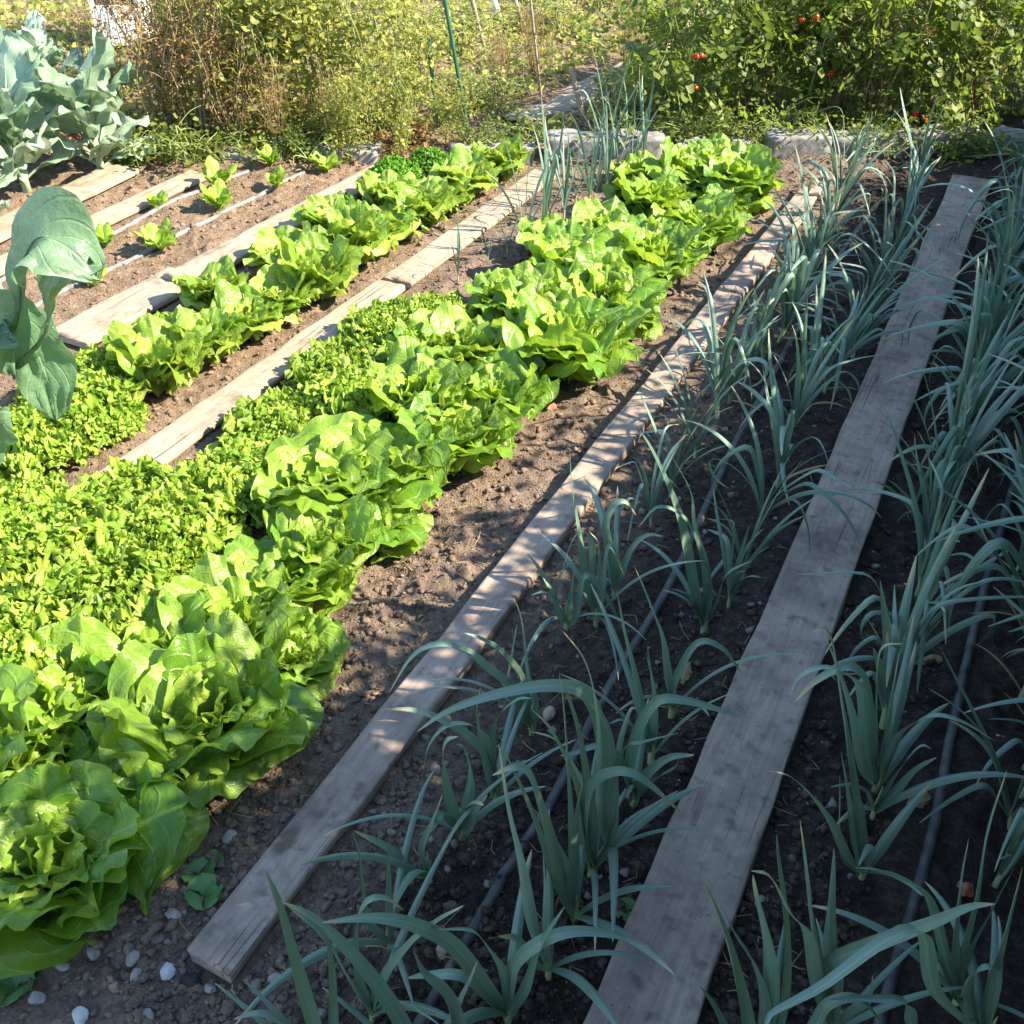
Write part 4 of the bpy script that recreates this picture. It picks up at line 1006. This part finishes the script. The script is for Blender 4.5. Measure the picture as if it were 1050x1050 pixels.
kale_leaf([(-30, 400), (-5, 345), (5, 325), (15, 345), (12, 385)], .12, .2, .2, -.05, .2, (.9, 1.0), .25)
kale_leaf([(-70, 430), (-45, 412), (-28, 425), (-18, 450), (-16, 478)], .12, .2, .3, -.12, .2, (1.1, 1.2), .25)
kale_leaf([(-40, 420), (-30, 360), (-10, 310), (5, 300)], .13, -.3, .0, .1, .2, (.9, .9), .25)
#kale_leaf([(20, 400), (60, 372), (100, 345), (122, 352)], .085, -.2, .3, .05, .3, (.3, .3), .25)

# ------------------------------------------------------------------ seedlings, clover and dropped leaves
def seedling(seed, n=11, L=.085, W=.035):
    R = random.Random(seed); mb = MB()
    for i in range(n):
        q = i / n; az = i * 2.4 + R.uniform(-.3, .3); t0 = R.uniform(.2, .6) * (1 - .5 * q); t1 = R.uniform(.9, 1.5) * (1 - .5 * q)
        C, s = planar_curve(np.array([0, 0, .0]), az, lambda s: t0 + (t1 - t0) * s, L * R.uniform(.7, 1.15), 12)
        S = np.tile(np.array([-math.sin(az), math.cos(az), R.uniform(-.3, .3)]), (12, 1))
        blade(mb, C, S, kale_w(s, W, .2) * .9, 7, .3, .15, 2., R.uniform(0, 9), None, 0, .004)
    return mb.mesh('seedling', M['seedling'])
SD = [seedling(600 + i) for i in range(3)]
for i, (px, py, sc, lab) in enumerate([(225, 196, 1.3, 'bright seedling furthest back of the middle pair'), (226, 218, 1.25, 'bright seedling in front of the furthest back one'),
        (166, 246, 1.0, 'bright seedling behind the biggest one'), (166, 257, 1.3, 'biggest bright seedling between the drip lines'), (163, 216, .8, 'small seedling beside the bleached board'),
        (108, 250, 1.0, 'thin seedling left by the drip line'), (97, 293, .8, 'small seedling near the curled kale leaf'), (278, 174, 1.0, 'seedling below the dark thicket'), (285, 196, .95, 'seedling touching the right drip line'),
        (335, 176, 1.2, 'dark feathery seedling near the board\'s far end')]):
    tag(link('seedling', SD[i % 3], None, onground(px, py), i * 1.1, sc), lab, 'seedling', 'seedlings in the left bed')
def clover():
    mb = MB()
    for az, L in ((0.2, .035), (2.2, .03), (4.2, .033), (5.3, .025)):
        C, s = planar_curve(np.array([0, 0, 0]), az, lambda s: .5 + .9 * s, L, 10)
        S = np.tile(np.array([-math.sin(az), math.cos(az), 0]), (10, 1))
        blade(mb, C, S, kale_w(s, .034, .25), 7, .15, .08, 2., az, None)
    return mb.mesh('clover', M['clover'])
CL = clover()
for i, (px, py, sc, lab) in enumerate([(205, 897, 1.0, 'little clover between front lettuce and narrow plank'), (210, 920, 1.15, 'wider clover closer to the front beside narrow plank'), (14, 1015, 1.3, 'clover at the bottom left corner'), (642, 935, .8, 'tiny clover beside the wide plank, front'),
                                       (468, 838, .7, 'tiny pale sprout under the arching leek'), (220, 880, .6, 'tiny clover leaf above the little clover')]):
    tag(link('clover', CL, None, onground(px, py), i * 1.7, sc), lab, 'clover', 'small clovers on the soil')
def dead_leaf(px, py, L, W, mat, label, az):
    R = random.Random(int(px)); mb = MB()
    C, s = planar_curve(np.array([0, 0, .008]), az, lambda s: 1.2 + .7 * s, L, 12)
    blade(mb, C, np.tile(np.array([-math.sin(az), math.cos(az), .3]), (12, 1)), kale_w(s, W, .1), 7, .5, .25, 2., R.uniform(0, 9), .5, 0, .01)
    tag(link('dead_leaf', mb.mesh('dead_leaf', M[mat]), None, onground(px, py)), label, 'dead leaf', 'fallen leaves on the soil')
dead_leaf(553, 420, .06, .05, 'red_leaf', 'small red brown leaf on sunlit soil beside the lettuces', .8)
dead_leaf(212, 806, .05, .035, 'dry', 'brown curled leaf beside the second lettuce', 2.)
dead_leaf(928, 830, .05, .022, 'dry', 'tan dry leaf on dark soil beside the right hose', .4)
dead_leaf(985, 925, .03, .02, 'red_leaf', 'orange scrap of leaf near the right edge leeks', .9)
dead_leaf(935, 682, .07, .012, 'dry', 'pale dry strip of leaf behind the big right leek', .2)
dead_leaf(700, 700, .06, .016, 'dry', 'pale dry leaf strip beside the wide plank', 1.2)

# straw and bits
rng = np.random.default_rng(9); mb = MB()
for i in range(420):
    r0 = .8 * (4.6 / .8) ** rng.random(); a = rng.uniform(-.6, .5); x, y = r0 * math.sin(a), r0 * math.cos(a)
    z = gz(x, y) + .006; az = rng.uniform(0, 6.3); L = rng.uniform(.015, .06)
    bow = rng.normal(0, .012)
    p = np.array([[x, y, z], [x + L * .5 * math.cos(az) - bow * math.sin(az), y + L * .5 * math.sin(az) + bow * math.cos(az), z + .004], [x + L * math.cos(az), y + L * math.sin(az), z]])
    mb.tube(p, rng.uniform(.0004, .0011), 4, rng.random())
o = link('straw_bits', mb.mesh('straw_bits', M['stalk'])); o['kind'] = 'stuff'

# ------------------------------------------------------------------ kerb, stakes, wires, far path
def block(name, p0, p1, depth, hgt, label, mat='concrete'):
    a, b = at(*p0), at(*p1); L = np.linalg.norm(b - a); c = (a + b) / 2; rz = math.atan2(b[1] - a[1], b[0] - a[0])
    bm = bmesh.new(); bmesh.ops.create_cube(bm, size=1.)
    bmesh.ops.subdivide_edges(bm, edges=bm.edges[:], cuts=7, use_grid_fill=True)
    for v in bm.verts:
        q = Vector((v.co.x * L, v.co.y * depth, v.co.z * hgt))
        e = sum(1 for k_ in v.co if abs(abs(k_) - .5) < 1e-4)
        n3 = mnoise.noise(q * 9 + Vector((c[0], c[1], 0))) * .008 + mnoise.noise(q * 28) * .007
        q *= 1 + n3 / max(L * .3, .1)
        if e >= 2: q *= .985
        q.z += n3
        v.co = q
    me = bpy.data.meshes.new(name); bm.to_mesh(me); bm.free(); me.materials.append(M[mat])
    for p in me.polygons: p.use_smooth = True
    return tag(link(name, me, None, (c[0], c[1] + depth / 2, hgt * .5 - .045), rz), label, 'kerb block', 'concrete blocks edging the plot')
block('kerb_block', (558, 164), (622, 164), .12, .13, 'pale concrete kerb block left part of the white pair behind young leeks')
block('kerb_block', (624, 164), (680, 164), .12, .13, 'pale concrete kerb block right part of the white pair behind young leeks')
block('kerb_block', (694, 164), (772, 163), .11, .10, 'overgrown concrete kerb block behind the rearmost lettuce')
block('kerb_block', (785, 162), (850, 161), .12, .13, 'concrete kerb block behind the end of the narrow plank')
block('kerb_block', (852, 161), (930, 160), .12, .12, 'grey concrete kerb block behind the far leeks')
block('kerb_block', (932, 160), (1004, 158), .12, .13, 'grey concrete kerb block behind the wide plank\'s end')
block('kerb_block', (1008, 160), (1080, 158), .12, .12, 'grey concrete kerb block at the right edge')
block('kerb_block', (325, 166), (388, 166), .12, .085, 'shaded grey kerb block under the dried vines')
block('kerb_block', (462, 168), (548, 166), .12, .09, 'weedy kerb block at the foot of the tall green stake')
block('kerb_block', (225, 166), (290, 166), .12, .07, 'low stone half buried under the brown thicket')

def stake(p0, top_px, hgt, r, mat, label, name='garden_stake', ribs=True):
    b = onground(*p0); d = ray(*top_px)
    z = hgt; k_ = (z - CAMZ) / d[2]; tp = np.array([d[0] * k_, b[1] + .05, z]) if False else None
    # top: on the upright plane through the foot, on the line of sight of the given image point
    kk = b[1] / d[1]; q = np.array([d[0] * kk, b[1], CAMZ + d[2] * kk]); v = (q - b); v /= v[2]
    tp = b + v * hgt
    n_ = 40; tt = np.linspace(0, 1, n_)
    C = (b - v * .06) + (tp - b + v * .06) * tt[:, None] - b
    rr = r * (1 + (.10 * (np.arange(n_) % 2) if ribs else .12 * (vnoise(tt * 9, tt * 0 + p0[0]) - .5) * 2))
    mb = MB(); mb.tube(C, rr, 8, .5)
    tag(link(name, mb.mesh(name, M[mat]), None, b), label, 'stake', 'stakes among the vines')
stake((481, 140), (456, 0), 1.5, .008, 'green_steel', 'tall green coated garden stake leaning slightly left')
stake((448, 128), (440, 45), .36, .009, 'green_steel', 'short green stake left of the tall green one')
stake((600, 132), (586, 72), .24, .013, 'stake_wood', 'short grey wooden post behind the white kerb blocks', ribs=False)
stake((405, 70), (396, 0), 1.2, .014, 'stake_wood', 'brown wooden stake left of the green stakes at the top', ribs=False)
stake((465, 45), (455, 0), 1.2, .016, 'stake_wood', 'brown wooden stake right behind the tall green stake', ribs=False)
stake((497, 55), (484, 0), 1.1, .012, 'stake_wood', 'thin wooden stake right of the tall green stake', ribs=False)
stake((512, 20), (506, 0), 1.0, .020, 'white_plastic', 'white post at the top edge among the far stakes', ribs=False)
stake((540, 30), (528, 0), .9, .012, 'stake_wood', 'thin wooden stake right of the white post', ribs=False)
stake((575, 25), (570, 0), .9, .014, 'stake_wood', 'wooden stake at the top edge above the grey post', ribs=False)
stake((627, 98), (613, 45), .22, .008, 'stake_wood', 'thin stick with a sprouting top beside the path', ribs=False)
stake((700, 60), (692, 0), .9, .010, 'stake_wood', 'thin pole at the top edge among the tomato plants', ribs=False)
stake((865, 110), (880, 0), .95, .008, 'stake_wood', 'leaning stick between the middle tomato plants', ribs=False)
stake((1000, 118), (1008, 0), 1.0, .013, 'stake_wood', 'dark wooden pole near the top right corner', ribs=False)
stake((555, 100), (545, 10), .5, .006, 'stake_wood', 'thin straw coloured cane left of the grey post', ribs=False)
# wire mesh strung between stakes
mb = MB(); a, b = at(445, 128), at(1060, 118)
for z in (.06, .20, .34, .48):
    tt = np.linspace(0, 1, 60)
    C = a + (b - a) * tt[:, None]; C[:, 2] = z + .012 * np.sin(tt * 40 + z * 30)
    mb.tube(C, .0009, 5, .5)
for tt in np.linspace(0, 1, 22):
    c = a + (b - a) * tt
    mb.tube(np.array([c, c + [0.004, 0, .25], c + [0, 0, .5]]), .0005, 5, .5)
tag(link('wire_fence', mb.mesh('wire_fence', M['wire'])), 'thin wire mesh strung behind the kerb through the tomato plants', 'fence')
# trodden path behind
k = NT('path_soil'); tc = k.n('TexCoord'); nz = k.noise(tc.outputs['Object'], 12., 5)
k.surf(k.n('BsdfPrincipled', {'Base Color': k.ramp(nz, [(.3, (.22, .17, .12)), (.7, (.40, .33, .25))]), 'Roughness': .95}))
M['path'] = k.m
pl = np.array([at(520, 128), at(580, 108), at(620, 85), at(660, 60), at(690, 38), at(720, 10), at(760, -30)]); C = catmull(pl, 60)
t = np.gradient(C, axis=0); t /= np.linalg.norm(t, axis=1)[:, None]; S = np.stack([t[:, 1], -t[:, 0], 0 * t[:, 0]], -1)
hw = .10 * (1 + .5 * (vnoise(np.linspace(0, 9, 60), np.zeros(60)) - .5))
u = np.linspace(-1, 1, 9); P = C[:, None] + S[:, None] * (hw[:, None] * u)[..., None]
P[..., 2] = np.maximum(ground_h(P[..., 0], P[..., 1]), -.01) + .022 - .03 * np.abs(u)[None] ** 3
mb = MB(); mb.grid(P, .5); o = link('path', mb.mesh('path', M['path'])); o['kind'] = 'structure'

# green growth on the ground behind the kerb
rng = np.random.default_rng(21); n = 26000
gx_, gy_ = rng.uniform(-4.4, 4.2, n), rng.uniform(4.72, 8.2, n)
dpath = np.min(np.hypot(gx_[:, None] - C[None, :, 0], gy_[:, None] - C[None, :, 1]), 1)
kp = (dpath > .16) & (fbm(gx_ * 1.6, gy_ * 1.6, 2) > .30); gx_, gy_ = gx_[kp], gy_[kp]
P = np.stack([gx_, gy_, ground_h(gx_, gy_) + rng.uniform(0, .06, len(gx_)) ** 1.2], -1)
mb = MB(); dv = rng.normal(0, .8, P.shape); dv[:, 2] = .9
add_cloud(mb, leaf_cloud(P, dv, rng.uniform(.025, .07, len(P)), rng, .7, .3, .4), rng)
o = link('ground_cover', mb.mesh('ground_cover', M['weed'])); o['kind'] = 'stuff'
# leaf litter below the vines
n = 2600; px_, py_ = rng.uniform(40, 440, n), rng.uniform(120, 166, n)
P = np.array([at(a, b) for a, b in zip(px_, py_)]); P[:, 2] = ground_h(P[:, 0], P[:, 1]) + rng.uniform(0, .03, n)
mb = MB(); dv = rng.normal(0, 1, P.shape); dv[:, 2] *= .3
add_cloud(mb, leaf_cloud(P, dv, rng.uniform(.02, .055, n), rng, .5, .2, .8), rng)
o = link('leaf_litter', mb.mesh('leaf_litter', M['vine_brown'])); o['kind'] = 'stuff'

# white box at the upper left
bp = onground(132, 44)
t = thing('storage_box', 'white box with a dark opening at the top behind the dried vines', 'box', bp, .1)
def slab(mb_, c, d):
    c, d = np.array(c, float), np.array(d, float) / 2
    v = np.array([[x, y, z] for x in (-1, 1) for y in (-1, 1) for z in (-1, 1)]) * d + c
    mb_.add(v, [[0, 1, 3, 2], [4, 6, 7, 5], [0, 4, 5, 1], [2, 3, 7, 6], [0, 2, 6, 4], [1, 5, 7, 3]], None, .5)
mb = MB()
for c, d in (((-.115, 0, .25), (.02, .3, .5)), ((.115, 0, .25), (.02, .3, .5)), ((0, .14, .25), (.208, .02, .5)), ((0, -.01, .51), (.27, .32, .018)), ((0, -.142, .10), (.208, .016, .2))):
    slab(mb, c, d)
link('shell', mb.mesh('shell', M['white_plastic'], False), t)
mb = MB(); slab(mb, (0, -.12, .30), (.2, .01, .18)); link('opening', mb.mesh('opening', M['inside_shade'], False), t)  # near-black slab stands in for the shade inside the box

# ------------------------------------------------------------------ tall hedge on the right, outside the picture: shades the leek beds
def hedge():
    rng = np.random.default_rng(77); n = 64000
    foot = at(1095, 1050); t0 = tval(foot) + .30; s0 = sval(foot)
    s = rng.uniform(-1.6, 6.6, n); tt = np.clip(rng.normal(0, .11, n), -.18, .3)
    dense = np.interp(s, [0., 1., 1.3, 1.8, 2.4, 3.5, 4.5, 5.2, 6.4], [1.84, 1.74, 1.46, 1.25, 1.14, 1.09, .95, .80, .70]) + .10 * (fbm(s * 2.3 + 5, s * 0, 3) - .5) * 2
    z = (dense + .34) * rng.random(n)
    over = (z - dense) / .34
    keep = (over < 0) | (rng.random(n) < .75 * (1 - over)) & (vnoise(s * 8, z * 8) > .40 + .15 * over)
    s, tt, z = s[keep], tt[keep], z[keep]
    P = (t0 + tt)[:, None] * T + s[:, None] * D; P[:, 2] = z + .03
    mb = MB(); dv = rng.normal(0, 1, P.shape)
    add_cloud(mb, leaf_cloud(P, dv, rng.uniform(.035, .075, len(P)) * np.where(P[:, 2] < .88 * np.interp(s, [0., 1., 1.3, 1.8, 2.4, 3.5, 4.5, 5.2, 6.4], [1.84, 1.74, 1.46, 1.25, 1.14, 1.09, .95, .80, .70]), 1.75, 1.), rng, .9, .5, .3), rng)
    st = MB()
    for q in np.arange(-1.5, 6.5, .16):
        q += rng.uniform(-.05, .05); b = t0 * T + q * D
        e = b + rng.normal(0, .06, 3); e[2] = float(np.interp(q, [0., 1., 1.3, 1.8, 2.4, 3.5, 4.5, 5.2, 6.4], [1.84, 1.74, 1.46, 1.25, 1.14, 1.09, .95, .80, .70])) + .28 * rng.random()
        m_ = (b + e) / 2 + rng.normal(0, .04, 3)
        st.tube(catmull([b, m_, e], 12), np.linspace(.008, .003, 12), 6, .5)
    h = thing('hedge', 'tall leafy hedge right of the leek beds, throwing dappled shade', 'hedge')
    link('foliage', mb.mesh('foliage', M['hedge']), h); link('branches', st.mesh('branches', M['stalk']), h)
hedge()

# ------------------------------------------------------------------ light, sky, camera
EL = math.radians(40); AZX, AZY = .985, -.17
sd = Vector((AZX * math.cos(EL), AZY * math.cos(EL), math.sin(EL)))
sun = bpy.data.lights.new('sun', 'SUN'); sun.energy = 5.0; sun.angle = math.radians(.53); sun.color = (1., .89, .70)
so = bpy.data.objects.new('sun', sun); COL.objects.link(so)
so.rotation_euler = sd.to_track_quat('Z', 'Y').to_euler(); so.location = sd * 20
w = bpy.data.worlds.new('World'); scene.world = w; w.use_nodes = True
nt = w.node_tree; nt.nodes.clear()
sky = nt.nodes.new('ShaderNodeTexSky'); sky.sky_type = 'NISHITA'; sky.sun_disc = False
sky.sun_elevation = EL; sky.sun_rotation = math.atan2(AZX, AZY); sky.air_density = 1.1; sky.dust_density = .2; sky.ozone_density = 2.0
bg = nt.nodes.new('ShaderNodeBackground'); bg.inputs[1].default_value = .13
wo = nt.nodes.new('ShaderNodeOutputWorld'); nt.links.new(sky.outputs[0], bg.inputs[0]); nt.links.new(bg.outputs[0], wo.inputs[0])
cam = bpy.data.cameras.new('camera'); cam.sensor_width = 36; cam.lens = 36 * FPX / 1050; cam.clip_start = .02; cam.clip_end = 500
co = bpy.data.objects.new('camera', cam); COL.objects.link(co)
co.location = (0, 0, CAMZ); co.rotation_euler = (PI / 2 - PITCH, 0, 0); scene.camera = co
vs = scene.view_settings; vs.view_transform = 'Standard'; vs.look = 'None'; vs.exposure = 1.9; vs.gamma = 1
scene.cycles.max_bounces = 8; scene.cycles.transmission_bounces = 6; scene.cycles.diffuse_bounces = 4
